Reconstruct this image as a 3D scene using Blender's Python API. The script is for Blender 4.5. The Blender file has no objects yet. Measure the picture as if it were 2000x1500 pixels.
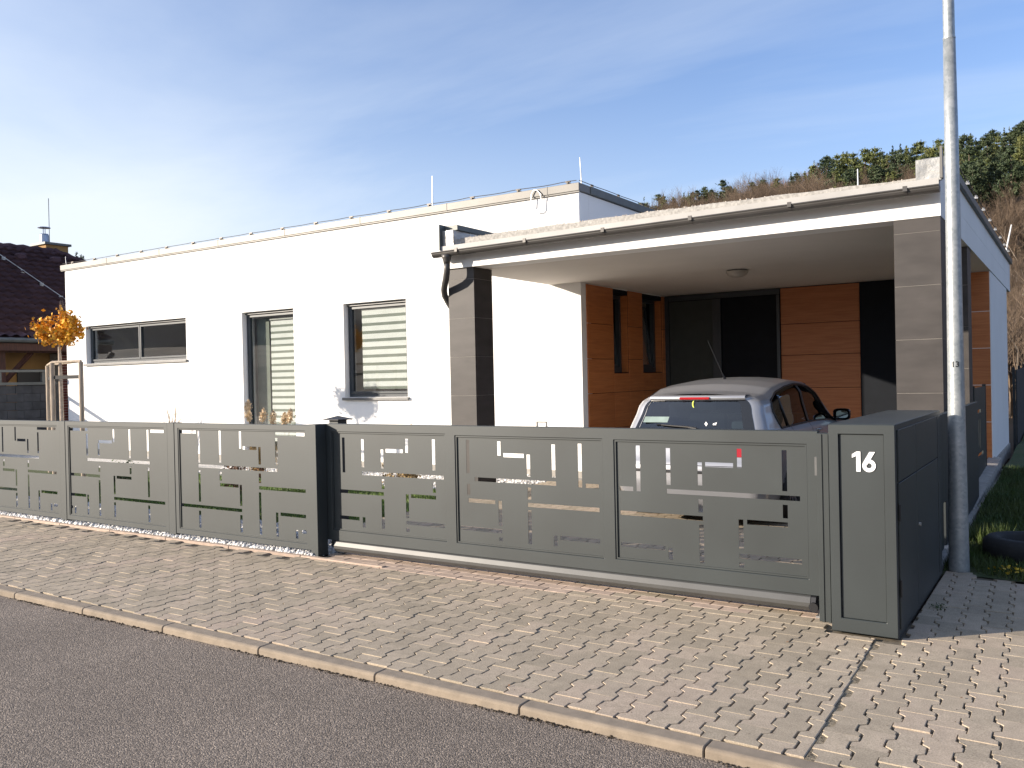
import bpy, bmesh, math, random
import numpy as np
from mathutils import Vector, Matrix, noise
random.seed(7); np.random.seed(7)
C = bpy.context.scene.collection
R = math.radians
sc = bpy.context.scene

# ------------------------------------------------------------------ camera
CAM = Vector((0, 0, 1.6)); F = 1692.8
yaw, pitch, roll = -0.578, -0.00686, -0.02143
fw = Vector((math.sin(yaw)*math.cos(pitch), math.cos(yaw)*math.cos(pitch), math.sin(pitch)))
r0 = Vector((math.cos(yaw), -math.sin(yaw), 0)); u0 = r0.cross(fw)
rt = math.cos(roll)*r0 + math.sin(roll)*u0
up = -math.sin(roll)*r0 + math.cos(roll)*u0
cd = bpy.data.cameras.new('camera'); cam = bpy.data.objects.new('camera', cd); C.objects.link(cam)
m = Matrix((rt, up, -fw)).transposed().to_4x4(); m.translation = CAM
cam.matrix_world = m
cd.sensor_width = 36; cd.lens = F*36/2000; cd.clip_end = 3000; cd.clip_start = 0.05
sc.camera = cam

# ------------------------------------------------------------------ sky and sun
SUN_EL = R(15.5); SH = Vector((0.734, 0.679))          # horizontal travel direction of the light
ld = Vector((SH.x*math.cos(SUN_EL), SH.y*math.cos(SUN_EL), -math.sin(SUN_EL)))
w = bpy.data.worlds.new('World'); sc.world = w; w.use_nodes = True
nt = w.node_tree; nt.nodes.clear()
N = nt.nodes.new; L = nt.links.new
out = N('ShaderNodeOutputWorld'); bg = N('ShaderNodeBackground'); sky = N('ShaderNodeTexSky')
sky.sky_type = 'NISHITA'; sky.sun_disc = False; sky.sun_elevation = SUN_EL
sky.sun_rotation = math.atan2(-SH.x, -SH.y) % (2*math.pi)
sky.altitude = 200; sky.air_density = 1.0; sky.dust_density = 1.6; sky.ozone_density = 1.6
SKY_STR = 0.078
bg.inputs['Strength'].default_value = SKY_STR
tc = N('ShaderNodeTexCoord')
def math_node(op, a, b=None, c=None, tree=None):
    n = (tree or nt).nodes.new('ShaderNodeMath'); n.operation = op
    for i, v in enumerate((a, b, c)):
        if v is None: continue
        if isinstance(v, (int, float)): n.inputs[i].default_value = v
        else: (tree or nt).links.new(v, n.inputs[i])
    return n.outputs[0]
# thin cirrus veil: project the direction onto a high flat layer, stretched noise
sep = N('ShaderNodeSeparateXYZ'); L(tc.outputs['Generated'], sep.inputs[0])
zz = math_node('MAXIMUM', sep.outputs[2], 0.03)
zz = math_node('ADD', zz, 0.10)
cx = math_node('DIVIDE', sep.outputs[0], zz); cy = math_node('DIVIDE', sep.outputs[1], zz)
cmb = N('ShaderNodeCombineXYZ'); L(cx, cmb.inputs[0]); L(cy, cmb.inputs[1])
mp = N('ShaderNodeMapping'); L(cmb.outputs[0], mp.inputs[0]); mp.inputs['Rotation'].default_value = (0, 0, R(25)); mp.inputs['Scale'].default_value = (0.30, 0.85, 1)
n1 = N('ShaderNodeTexNoise'); L(mp.outputs[0], n1.inputs['Vector']); n1.inputs['Scale'].default_value = 0.9; n1.inputs['Detail'].default_value = 8; n1.inputs['Roughness'].default_value = 0.55; n1.inputs['Distortion'].default_value = 0.6
rp = N('ShaderNodeValToRGB'); L(n1.outputs[0], rp.inputs[0]); rp.color_ramp.elements[0].position = 0.42; rp.color_ramp.elements[1].position = 0.70
# hazier towards the sun side and the horizon
dt = N('ShaderNodeVectorMath'); dt.operation = 'DOT_PRODUCT'; L(tc.outputs['Generated'], dt.inputs[0]); dt.inputs[1].default_value = (-SH.x, -SH.y, 0.1)
sunside = N('ShaderNodeMapRange'); L(dt.outputs['Value'], sunside.inputs[0]); sunside.inputs[1].default_value = -0.62; sunside.inputs[2].default_value = 0.75; sunside.interpolation_type = 'SMOOTHSTEP'
hor = N('ShaderNodeMapRange'); L(sep.outputs[2], hor.inputs[0]); hor.inputs[1].default_value = 0.0; hor.inputs[2].default_value = 0.36; hor.inputs[3].default_value = 1.0; hor.inputs[4].default_value = 0.0; hor.interpolation_type = 'SMOOTHSTEP'
hz = math_node('MULTIPLY', sunside.outputs[0], math_node('MULTIPLY_ADD', hor.outputs[0], 1.05, 0.10))
hz = math_node('ADD', hz, math_node('MULTIPLY_ADD', hor.outputs[0], 0.30, 0.04))
cl = math_node('MULTIPLY', rp.outputs[0], math_node('MULTIPLY_ADD', sunside.outputs[0], 0.18, 0.36))
veil = math_node('MINIMUM', math_node('ADD', hz, cl), 0.96)
mixc = N('ShaderNodeMixRGB'); L(veil, mixc.inputs[0])
hs = N('ShaderNodeMixRGB'); hs.blend_type = 'MULTIPLY'; hs.inputs[0].default_value = 1.0; L(sky.outputs[0], hs.inputs[1]); hs.inputs[2].default_value = (1.30, 1.43, 1.82, 1)
L(hs.outputs[0], mixc.inputs[1])
mixc.inputs[2].default_value = (6.6, 7.2, 7.9, 1)
L(mixc.outputs[0], bg.inputs[0]); L(bg.outputs[0], out.inputs[0])

sd = bpy.data.lights.new('sun', 'SUN'); sun = bpy.data.objects.new('sun', sd); C.objects.link(sun)
sd.energy = 5.0; sd.angle = R(0.53); sd.color = (1.0, 0.88, 0.735)
sun.rotation_euler = ld.to_track_quat('-Z', 'Y').to_euler(); sun.location = (-20, -20, 12)
sc.view_settings.view_transform = 'Standard'; sc.view_settings.look = 'None'
sc.view_settings.exposure = 0.85; sc.view_settings.gamma = 1
sc.view_settings.use_curve_mapping = False

# ------------------------------------------------------------------ materials
def newmat(name):
    mt = bpy.data.materials.new(name); mt.use_nodes = True
    return mt, mt.node_tree, mt.node_tree.nodes['Principled BSDF']
def mat(name, col, rough=0.6, metal=0.0, var=0.12, nscale=6.0, bump=0.0, bscale=60.0, col2=None, rnd=0.0, spec=0.5, detail=4, stretch=None, coat=0.0, bdist=0.01):
    """procedural material: base colour varied by object-space noise, optional random per piece, noise bump"""
    mt, t, b = newmat(name)
    g = t.nodes.new('ShaderNodeNewGeometry')
    mp = t.nodes.new('ShaderNodeMapping'); t.links.new(g.outputs['Position'], mp.inputs[0])
    if stretch: mp.inputs['Scale'].default_value = stretch
    nz = t.nodes.new('ShaderNodeTexNoise'); nz.inputs['Scale'].default_value = nscale; nz.inputs['Detail'].default_value = detail
    t.links.new(mp.outputs[0], nz.inputs['Vector'])
    mx = t.nodes.new('ShaderNodeMixRGB')
    c2 = col2 or tuple(max(0, c*(1-2.2*var)) for c in col)
    c1 = col if col2 else tuple(min(1, c*(1+var)) for c in col)
    mx.inputs[1].default_value = (*c1, 1); mx.inputs[2].default_value = (*c2, 1)
    rp = t.nodes.new('ShaderNodeMapRange'); rp.inputs[1].default_value = 0.3; rp.inputs[2].default_value = 0.72
    t.links.new(nz.outputs[0], rp.inputs[0]); t.links.new(rp.outputs[0], mx.inputs[0])
    last = mx.outputs[0]
    if rnd:
        oi = t.nodes.new('ShaderNodeObjectInfo')
        s = math_node('FRACT', math_node('ADD', g.outputs['Random Per Island'], oi.outputs['Random'], tree=t), tree=t)
        mr = t.nodes.new('ShaderNodeMapRange'); t.links.new(s, mr.inputs[0]); mr.inputs[3].default_value = 1-rnd; mr.inputs[4].default_value = 1+rnd
        hv = t.nodes.new('ShaderNodeHueSaturation'); t.links.new(last, hv.inputs['Color']); t.links.new(mr.outputs[0], hv.inputs['Value'])
        last = hv.outputs[0]
    t.links.new(last, b.inputs['Base Color'])
    b.inputs['Roughness'].default_value = rough; b.inputs['Metallic'].default_value = metal
    b.inputs['Specular IOR Level'].default_value = spec
    if coat: b.inputs['Coat Weight'].default_value = coat; b.inputs['Coat Roughness'].default_value = 0.05
    if bump:
        bz = t.nodes.new('ShaderNodeTexNoise'); bz.inputs['Scale'].default_value = bscale; bz.inputs['Detail'].default_value = 5
        t.links.new(mp.outputs[0], bz.inputs['Vector'])
        bn = t.nodes.new('ShaderNodeBump'); bn.inputs['Strength'].default_value = bump; bn.inputs['Distance'].default_value = bdist
        t.links.new(bz.outputs[0], bn.inputs['Height']); t.links.new(bn.outputs[0], b.inputs['Normal'])
    return mt

M = {}
M['render'] = mat('white_render', (0.83, 0.82, 0.80), 0.9, var=0.02, nscale=1.2, bump=0.25, bscale=260, spec=0.2, bdist=0.003)
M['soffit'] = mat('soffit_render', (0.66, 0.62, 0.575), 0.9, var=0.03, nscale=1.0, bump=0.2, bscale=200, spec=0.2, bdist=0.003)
M['anthracite'] = mat('anthracite_powder_coat', (0.028, 0.035, 0.036), 0.50, var=0.10, nscale=1.6, bump=0.12, bscale=900, spec=0.55, bdist=0.0006)
M['frame'] = mat('window_frame_grey', (0.040, 0.048, 0.056), 0.35, var=0.05)
M['sill'] = mat('aluminium_sill', (0.14, 0.14, 0.14), 0.4, metal=0.3, var=0.08)
M['tile'] = mat('basalt_tile', (0.052, 0.046, 0.043), 0.55, var=0.12, nscale=3.0, bump=0.35, bscale=140, spec=0.4, bdist=0.002, rnd=0.04, stretch=(1, 1, 3))
M['grout'] = mat('pale_grout', (0.38, 0.36, 0.32), 0.9)
M['coping'] = mat('coping_metal', (0.17, 0.165, 0.155), 0.5, metal=0.2, var=0.08, nscale=1.5)
M['coping_dark'] = mat('coping_grey_green', (0.13, 0.14, 0.135), 0.5, metal=0.3, var=0.08)
M['flash'] = mat('beige_flashing', (0.40, 0.39, 0.375), 0.6, var=0.07, nscale=2.5)
M['gutter'] = mat('zinc_gutter', (0.085, 0.080, 0.076), 0.42, metal=0.3, var=0.08, nscale=3)
M['galv'] = mat('galvanised_sheet', (0.50, 0.49, 0.46), 0.38, metal=0.6, var=0.15, nscale=5, bump=0.5, bscale=7, bdist=0.03)
M['wire'] = mat('conductor_wire', (0.45, 0.45, 0.45), 0.4, metal=0.8)
M['clipmetal'] = mat('clip_metal', (0.10, 0.09, 0.08), 0.5, metal=0.5)
M['whiterod'] = mat('pale_rod', (0.75, 0.75, 0.74), 0.4, metal=0.2)
M['doorgrey'] = mat('grey_door_panel', (0.055, 0.062, 0.058), 0.6, var=0.05, spec=0.2)
M['doorblack'] = mat('dark_door_panel', (0.008, 0.010, 0.014), 0.6, var=0.08, spec=0.15)
M['concrete'] = mat('concrete', (0.34, 0.32, 0.29), 0.95, var=0.12, nscale=9, bump=0.4, bscale=120, bdist=0.004)
M['kerb'] = mat('kerb_concrete', (0.26, 0.212, 0.16), 0.95, var=0.09, nscale=14, bump=0.5, bscale=220, bdist=0.003, rnd=0.05, detail=8)
M['sand'] = mat('joint_sand', (0.15, 0.125, 0.09), 1.0, var=0.25, nscale=30)
M['plain_white'] = mat('white_letter', (0.85, 0.85, 0.85), 0.4, var=0.01)
M['black'] = mat('black_plastic', (0.012, 0.012, 0.014), 0.45, var=0.02)
M['rubber'] = mat('tyre_rubber', (0.02, 0.02, 0.021), 0.8, var=0.2, bump=0.3, bscale=90)
M['soil'] = mat('soil', (0.06, 0.045, 0.03), 1.0, var=0.3, nscale=20, bump=0.6, bscale=60, bdist=0.02)
M['stake'] = mat('weathered_stake', (0.42, 0.34, 0.26), 0.85, var=0.15, nscale=4, stretch=(8, 8, 1), bump=0.3, bscale=40)
M['bark'] = mat('bark', (0.22, 0.17, 0.13), 0.9, var=0.2, nscale=10, stretch=(4, 4, 1), bump=0.5, bscale=30)
M['brick'] = mat('red_brick', (0.12, 0.035, 0.028), 0.9, var=0.2, rnd=0.15)
M['timber'] = mat('stained_timber', (0.075, 0.028, 0.018), 0.7, var=0.2, nscale=4, stretch=(6, 6, 1))
M['yellow'] = mat('ochre_render', (0.34, 0.20, 0.075), 0.9, var=0.05)
M['blockc'] = mat('grey_block', (0.07, 0.072, 0.078), 0.95, var=0.12, rnd=0.15, bump=0.3)
M['rooftile'] = mat('brown_roof_tile', (0.085, 0.052, 0.060), 0.85, spec=0.15, var=0.15, nscale=2)
M['steel'] = mat('steel_flue', (0.35, 0.38, 0.45), 0.3, metal=0.9)
M['white_post'] = mat('boxwhite', (0.7, 0.7, 0.68), 0.5)
M['darkfence'] = mat('dark_mesh_fence', (0.03, 0.036, 0.04), 0.7, var=0.2, nscale=8)
M['maple'] = mat('maple_leaf', (0.90, 0.50, 0.03), 0.6, col2=(0.60, 0.25, 0.02), nscale=7, rnd=0.40)
M['leafyellow'] = mat('yellow_leaf', (0.55, 0.38, 0.03), 0.6, rnd=0.3)
M['pampas'] = mat('pampas_plume', (0.80, 0.64, 0.44), 0.9, var=0.1, rnd=0.2)
M['straw'] = mat('dry_blades', (0.36, 0.25, 0.11), 0.8, var=0.2, rnd=0.4)
M['shrubdry'] = mat('dry_shrub_leaf', (0.20, 0.10, 0.05), 0.8, rnd=0.5)
M['shrubgreen'] = mat('green_shrub_leaf', (0.06, 0.09, 0.025), 0.7, rnd=0.4)
M['grassblade'] = mat('grass_blade', (0.035, 0.075, 0.012), 0.6, col2=(0.07, 0.09, 0.02), nscale=2.5, rnd=0.35)
M['lawnblade'] = mat('lawn_blade', (0.10, 0.19, 0.025), 0.6, col2=(0.14, 0.20, 0.04), nscale=2.5, rnd=0.3)
M['grassground'] = mat('grass_ground', (0.045, 0.075, 0.018), 0.95, col2=(0.07, 0.075, 0.03), nscale=3, bump=0.8, bscale=50, bdist=0.03)
M['hill'] = mat('hill_ground', (0.115, 0.070, 0.045), 1.0, col2=(0.07, 0.055, 0.03), nscale=0.15)
M['pine'] = mat('pine_needles', (0.080, 0.105, 0.028), 0.7, col2=(0.15, 0.155, 0.045), nscale=0.12, rnd=0.35)
M['pinedark'] = mat('dark_pine_needles', (0.036, 0.060, 0.026), 0.7, col2=(0.062, 0.080, 0.030), nscale=0.12, rnd=0.35)
M['twig'] = mat('bare_twigs', (0.175, 0.125, 0.085), 0.9, col2=(0.105, 0.072, 0.045), nscale=0.25, rnd=0.45)
M['twigpink'] = mat('russet_twigs', (0.34, 0.17, 0.11), 0.9, rnd=0.2)
M['twigpale'] = mat('pale_stems', (0.42, 0.33, 0.24), 0.9, rnd=0.3)
M['pebble'] = mat('white_pebble', (0.70, 0.68, 0.65), 0.6, var=0.06, nscale=8, rnd=0.25)
M['pebblebed'] = mat('pebble_bed', (0.62, 0.60, 0.57), 0.8, var=0.2, nscale=40, bump=1.0, bscale=45, bdist=0.04)
M['red'] = mat('red_lens', (0.35, 0.008, 0.012), 0.2, var=0.05, coat=0.5)
M['sticker'] = mat('sticker_pale', (0.20, 0.27, 0.25), 0.5)
M['plate'] = mat('plate_white', (0.75, 0.76, 0.75), 0.4)
M['seat'] = mat('seat_fabric', (0.05, 0.055, 0.065), 0.9)
M['pale_band'] = mat('blind_band', (0.66, 0.665, 0.65), 0.9, var=0.02)
M['blindgap'] = mat('blind_translucent_band', (0.20, 0.22, 0.19), 0.9, var=0.05)
M['lampglass'] = mat('opal_shade', (0.42, 0.38, 0.33), 0.35)
M['roofgravel'] = mat('roof_gravel', (0.50, 0.43, 0.36), 0.9, rnd=0.3)
M['mirrorglass'] = mat('mirror_glass', (0.25, 0.30, 0.29), 0.03, metal=1.0, var=0.0)
M['alloy'] = mat('alloy', (0.4, 0.4, 0.42), 0.35, metal=0.8)
M['blackgloss'] = mat('black_gloss', (0.012, 0.013, 0.016), 0.12, var=0.0, coat=0.4)

def paver_material():
    mt, t, b = newmat('concrete_paver')
    nd = t.nodes.new; lk = t.links.new
    g = nd('ShaderNodeNewGeometry'); oi = nd('ShaderNodeObjectInfo')
    s = math_node('FRACT', math_node('ADD', g.outputs['Random Per Island'], oi.outputs['Random'], tree=t), tree=t)
    big = nd('ShaderNodeTexNoise'); big.inputs['Scale'].default_value = 0.9; big.inputs['Detail'].default_value = 3; lk(g.outputs['Position'], big.inputs['Vector'])
    fine = nd('ShaderNodeTexNoise'); fine.inputs['Scale'].default_value = 150; fine.inputs['Detail'].default_value = 3; lk(g.outputs['Position'], fine.inputs['Vector'])
    mid = nd('ShaderNodeTexNoise'); mid.inputs['Scale'].default_value = 14; mid.inputs['Detail'].default_value = 6; lk(g.outputs['Position'], mid.inputs['Vector'])
    r = nd('ShaderNodeValToRGB'); lk(math_node('MULTIPLY_ADD', big.outputs[0], 0.75, math_node('MULTIPLY', s, 0.30, tree=t), tree=t), r.inputs[0])
    e = r.color_ramp.elements; e[0].position = 0.30; e[0].color = (0.345, 0.290, 0.215, 1); e[1].position = 0.78; e[1].color = (0.40, 0.318, 0.245, 1)
    e2 = e.new(0.55); e2.color = (0.39, 0.325, 0.243, 1)
    mr = nd('ShaderNodeMapRange'); lk(s, mr.inputs[0]); mr.inputs[3].default_value = 0.90; mr.inputs[4].default_value = 1.07
    v = math_node('MULTIPLY', mr.outputs[0], math_node('MULTIPLY_ADD', fine.outputs[0], 1.3, 0.35, tree=t), tree=t)
    v = math_node('MULTIPLY', v, math_node('MULTIPLY_ADD', mid.outputs[0], 0.5, 0.75, tree=t), tree=t)
    hv = nd('ShaderNodeHueSaturation'); lk(r.outputs[0], hv.inputs['Color']); lk(v, hv.inputs['Value'])
    # dirt: dark stains in places
    st = nd('ShaderNodeTexNoise'); st.inputs['Scale'].default_value = 2.3; st.inputs['Detail'].default_value = 9; st.inputs['Roughness'].default_value = 0.7; lk(g.outputs['Position'], st.inputs['Vector'])
    sm = nd('ShaderNodeMapRange'); lk(st.outputs[0], sm.inputs[0]); sm.inputs[1].default_value = 0.62; sm.inputs[2].default_value = 0.78; sm.inputs[4].default_value = 0.5
    mx = nd('ShaderNodeMixRGB'); lk(sm.outputs[0], mx.inputs[0]); lk(hv.outputs[0], mx.inputs[1]); mx.inputs[2].default_value = (0.17, 0.14, 0.10, 1)
    lk(mx.outputs[0], b.inputs['Base Color'])
    b.inputs['Roughness'].default_value = 0.92; b.inputs['Specular IOR Level'].default_value = 0.3
    bn = nd('ShaderNodeBump'); bn.inputs['Strength'].default_value = 0.35; bn.inputs['Distance'].default_value = 0.002
    lk(fine.outputs[0], bn.inputs['Height']); lk(bn.outputs[0], b.inputs['Normal'])
    return mt
M['paver'] = paver_material()
M['paverpink'] = mat('pink_border_paver', (0.45, 0.345, 0.27), 0.9, var=0.1, nscale=12, bump=0.3, bscale=250, rnd=0.12, bdist=0.002)

def asphalt_material():
    mt, t, b = newmat('asphalt'); nd = t.nodes.new; lk = t.links.new
    g = nd('ShaderNodeNewGeometry')
    v = nd('ShaderNodeTexVoronoi'); v.inputs['Scale'].default_value = 140; lk(g.outputs['Position'], v.inputs['Vector'])
    n = nd('ShaderNodeTexNoise'); n.inputs['Scale'].default_value = 150; n.inputs['Detail'].default_value = 6; n.inputs['Roughness'].default_value = 0.7; lk(g.outputs['Position'], n.inputs['Vector'])
    big = nd('ShaderNodeTexNoise'); big.inputs['Scale'].default_value = 1.3; big.inputs['Detail'].default_value = 5; lk(g.outputs['Position'], big.inputs['Vector'])
    r = nd('ShaderNodeValToRGB'); lk(v.outputs['Color'], r.inputs[0])
    e = r.color_ramp.elements; e[0].color = (0.11, 0.092, 0.076, 1); e[1].color = (0.36, 0.30, 0.245, 1); e[0].position = 0.15; e[1].position = 0.95
    x = e.new(0.6); x.color = (0.205, 0.170, 0.140, 1)
    hv = nd('ShaderNodeHueSaturation'); lk(r.outputs[0], hv.inputs['Color']); lk(math_node('MULTIPLY_ADD', big.outputs[0], 0.6, 0.70, tree=t), hv.inputs['Value'])
    lk(hv.outputs[0], b.inputs['Base Color']); b.inputs['Roughness'].default_value = 0.85; b.inputs['Specular IOR Level'].default_value = 0.35
    h = math_node('ADD', v.outputs['Distance'], math_node('MULTIPLY', n.outputs[0], 0.8, tree=t), tree=t)
    bn = nd('ShaderNodeBump'); bn.inputs['Strength'].default_value = 0.9; bn.inputs['Distance'].default_value = 0.006; bn.invert = True
    lk(h, bn.inputs['Height']); lk(bn.outputs[0], b.inputs['Normal'])
    return mt
M['asphalt'] = asphalt_material()

def wood_material():
    mt, t, b = newmat('wood_laminate'); nd = t.nodes.new; lk = t.links.new
    g = nd('ShaderNodeNewGeometry'); oi = nd('ShaderNodeObjectInfo')
    mp = nd('ShaderNodeMapping'); mp.inputs['Scale'].default_value = (1.2, 1.2, 22); lk(g.outputs['Position'], mp.inputs[0])
    n = nd('ShaderNodeTexNoise'); n.inputs['Scale'].default_value = 1.6; n.inputs['Detail'].default_value = 8; n.inputs['Distortion'].default_value = 0.6; lk(mp.outputs[0], n.inputs['Vector'])
    r = nd('ShaderNodeValToRGB'); lk(n.outputs[0], r.inputs[0]); e = r.color_ramp.elements
    e[0].position = 0.35; e[0].color = (0.42, 0.135, 0.040, 1); e[1].position = 0.68; e[1].color = (0.54, 0.195, 0.064, 1)
    hv = nd('ShaderNodeHueSaturation'); lk(r.outputs[0], hv.inputs['Color']); lk(math_node('MULTIPLY_ADD', oi.outputs['Random'], 0.22, 0.88, tree=t), hv.inputs['Value'])
    lk(hv.outputs[0], b.inputs['Base Color']); b.inputs['Roughness'].default_value = 0.42
    return mt
M['wood'] = wood_material()

def glass_material(name, tint, amount=0.9, refl=1.6, rough=0.0):
    mt, t, b = newmat(name); nd = t.nodes.new; lk = t.links.new
    t.nodes.remove(b); o = t.nodes['Material Output']
    tr = nd('ShaderNodeBsdfTransparent'); tr.inputs[0].default_value = (*[c*amount for c in tint], 1)
    gl = nd('ShaderNodeBsdfGlossy'); gl.inputs['Roughness'].default_value = rough; gl.inputs[0].default_value = (0.95, 0.97, 1, 1)
    fr = nd('ShaderNodeLayerWeight'); fr.inputs[0].default_value = 0.5
    mx = nd('ShaderNodeMixShader'); lk(math_node('MINIMUM', math_node('MULTIPLY', math_node('MULTIPLY_ADD', math_node('POWER', fr.outputs['Facing'], 5.0, tree=t), 0.96, 0.042, tree=t), refl, tree=t), 1.0, tree=t), mx.inputs[0])
    lk(tr.outputs[0], mx.inputs[1]); lk(gl.outputs[0], mx.inputs[2]); lk(mx.outputs[0], o.inputs[0])
    return mt
M['glass'] = glass_material('window_glass', (0.985, 1.0, 0.99), 0.95, 2.0)
M['carglass'] = glass_material('car_glass', (0.50, 0.62, 0.64), 0.85, 2.4)
M['carglassdark'] = glass_material('dark_car_glass', (0.14, 0.15, 0.17), 0.6, 1.0)

def car_paint():
    mt, t, b = newmat('silver_car_paint'); nd = t.nodes.new; lk = t.links.new
    g = nd('ShaderNodeNewGeometry'); n = nd('ShaderNodeTexNoise'); n.inputs['Scale'].default_value = 1.5; n.inputs['Detail'].default_value = 6; lk(g.outputs['Position'], n.inputs['Vector'])
    r = nd('ShaderNodeValToRGB'); lk(n.outputs[0], r.inputs[0]); r.color_ramp.elements[0].color = (0.33, 0.34, 0.36, 1); r.color_ramp.elements[1].color = (0.40, 0.40, 0.42, 1)
    lk(r.outputs[0], b.inputs['Base Color'])
    b.inputs['Metallic'].default_value = 0.55; b.inputs['Roughness'].default_value = 0.38; b.inputs['Coat Weight'].default_value = 0.6; b.inputs['Coat Roughness'].default_value = 0.08
    return mt
M['car'] = car_paint()

def galv_pole():
    mt, t, b = newmat('galvanised_pole'); nd = t.nodes.new; lk = t.links.new
    g = nd('ShaderNodeNewGeometry')
    v = nd('ShaderNodeTexVoronoi'); v.inputs['Scale'].default_value = 45; lk(g.outputs['Position'], v.inputs['Vector'])
    n = nd('ShaderNodeTexNoise'); n.inputs['Scale'].default_value = 9; n.inputs['Detail'].default_value = 7; lk(g.outputs['Position'], n.inputs['Vector'])
    r = nd('ShaderNodeValToRGB'); lk(math_node('MULTIPLY_ADD', v.outputs['Color'], 0.35, math_node('MULTIPLY', n.outputs[0], 0.7, tree=t), tree=t), r.inputs[0])
    e = r.color_ramp.elements; e[0].position = 0.25; e[0].color = (0.24, 0.27, 0.28, 1); e[1].position = 0.8; e[1].color = (0.46, 0.47, 0.47, 1)
    lk(r.outputs[0], b.inputs['Base Color']); b.inputs['Metallic'].default_value = 0.45; b.inputs['Roughness'].default_value = 0.42
    bn = nd('ShaderNodeBump'); bn.inputs['Strength'].default_value = 0.4; bn.inputs['Distance'].default_value = 0.004; lk(n.outputs[0], bn.inputs['Height']); lk(bn.outputs[0], b.inputs['Normal'])
    return mt
M['pole'] = galv_pole()

# ------------------------------------------------------------------ mesh helpers
def lerp(a, b, t): return a+(b-a)*t
class MB:
    def __init__(s): s.v = []; s.f = []
    def add(s, v, f):
        o = len(s.v); s.v += [tuple(p) for p in v]; s.f += [tuple(i+o for i in q) for q in f]; return s
    def box(s, x0, x1, y0, y1, z0, z1):
        v = [(x0, y0, z0), (x1, y0, z0), (x1, y1, z0), (x0, y1, z0), (x0, y0, z1), (x1, y0, z1), (x1, y1, z1), (x0, y1, z1)]
        return s.add(v, [(0, 3, 2, 1), (4, 5, 6, 7), (0, 1, 5, 4), (1, 2, 6, 5), (2, 3, 7, 6), (3, 0, 4, 7)])
    def tube(s, pts, r, n=8, cap=True):
        pts = [Vector(p) for p in pts]; rs = r if isinstance(r, (list, tuple)) else [r]*len(pts)
        rings = []; prev = None
        for i, p in enumerate(pts):
            d = (pts[min(i+1, len(pts)-1)] - pts[max(i-1, 0)]).normalized()
            a = prev if prev is not None else (Vector((0, 0, 1)) if abs(d.z) < 0.9 else Vector((1, 0, 0)))
            u = (a - d*a.dot(d)).normalized(); prev = u; q = d.cross(u)
            rings.append([p + (u*math.cos(2*math.pi*k/n) + q*math.sin(2*math.pi*k/n))*rs[i] for k in range(n)])
        v = [p for rg in rings for p in rg]; f = []
        for i in range(len(pts)-1):
            for k in range(n):
                a = i*n+k; b2 = i*n+(k+1) % n
                f.append((a, b2, b2+n, a+n))
        if cap: f.append(tuple(range(n-1, -1, -1))); f.append(tuple((len(pts)-1)*n+k for k in range(n)))
        return s.add(v, f)
    def prism(s, poly, axis, a, b):
        """extrude 2D poly along axis ('x','y','z') from a to b"""
        def P(p, t): return {'x': (t, p[0], p[1]), 'y': (p[0], t, p[1]), 'z': (p[0], p[1], t)}[axis]
        n = len(poly); v = [P(p, a) for p in poly] + [P(p, b) for p in poly]
        f = [tuple(range(n)), tuple(range(2*n-1, n-1, -1))] + [(i, i+n, (i+1) % n+n, (i+1) % n) for i in range(n)]
        return s.add(v, f)
    def holes(s, x0, x1, z0, z1, hs, y0, y1):
        """wall sheet in the XZ plane between y0 and y1 with rectangular through-holes"""
        xs = sorted({x0, x1, *[min(max(h[i], x0), x1) for h in hs for i in (0, 2)]})
        zs = sorted({z0, z1, *[min(max(h[i], z0), z1) for h in hs for i in (1, 3)]})
        nx, nz = len(xs)-1, len(zs)-1
        solid = [[not any(h[0] < (xs[i]+xs[i+1])/2 < h[2] and h[1] < (zs[j]+zs[j+1])/2 < h[3] for h in hs) for j in range(nz)] for i in range(nx)]
        idx = {}
        def V(i, j, k):
            if (i, j, k) not in idx: idx[(i, j, k)] = len(s.v); s.v.append((xs[i], (y0, y1)[k], zs[j]))
            return idx[(i, j, k)]
        S = lambda i, j: 0 <= i < nx and 0 <= j < nz and solid[i][j]
        for i in range(nx):
            for j in range(nz):
                if not solid[i][j]: continue
                s.f.append((V(i, j, 0), V(i+1, j, 0), V(i+1, j+1, 0), V(i, j+1, 0)))
                s.f.append((V(i, j, 1), V(i, j+1, 1), V(i+1, j+1, 1), V(i+1, j, 1)))
                if not S(i-1, j): s.f.append((V(i, j, 0), V(i, j+1, 0), V(i, j+1, 1), V(i, j, 1)))
                if not S(i+1, j): s.f.append((V(i+1, j, 0), V(i+1, j, 1), V(i+1, j+1, 1), V(i+1, j+1, 0)))
                if not S(i, j-1): s.f.append((V(i, j, 0), V(i, j, 1), V(i+1, j, 1), V(i+1, j, 0)))
                if not S(i, j+1): s.f.append((V(i, j+1, 0), V(i+1, j+1, 0), V(i+1, j+1, 1), V(i, j+1, 1)))
        return s
    def build(s, name, m, parent=None, bevel=0, smooth=False, label=None, segs=1):
        me = bpy.data.meshes.new(name); me.from_pydata(s.v, [], s.f); me.update()
        if bevel or smooth:
            bm = bmesh.new(); bm.from_mesh(me)
            bmesh.ops.remove_doubles(bm, verts=bm.verts, dist=1e-5)
            bmesh.ops.recalc_face_normals(bm, faces=bm.faces)
            if bevel:
                ed = [e for e in bm.edges if len(e.link_faces) == 2 and e.calc_face_angle(0) > 0.5]
                bmesh.ops.bevel(bm, geom=ed, offset=bevel, segments=segs, affect='EDGES', profile=0.7)
            bm.to_mesh(me); bm.free()
        if smooth:
            for p in me.polygons: p.use_smooth = True
        return link(name, me, m, parent, label)
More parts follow.
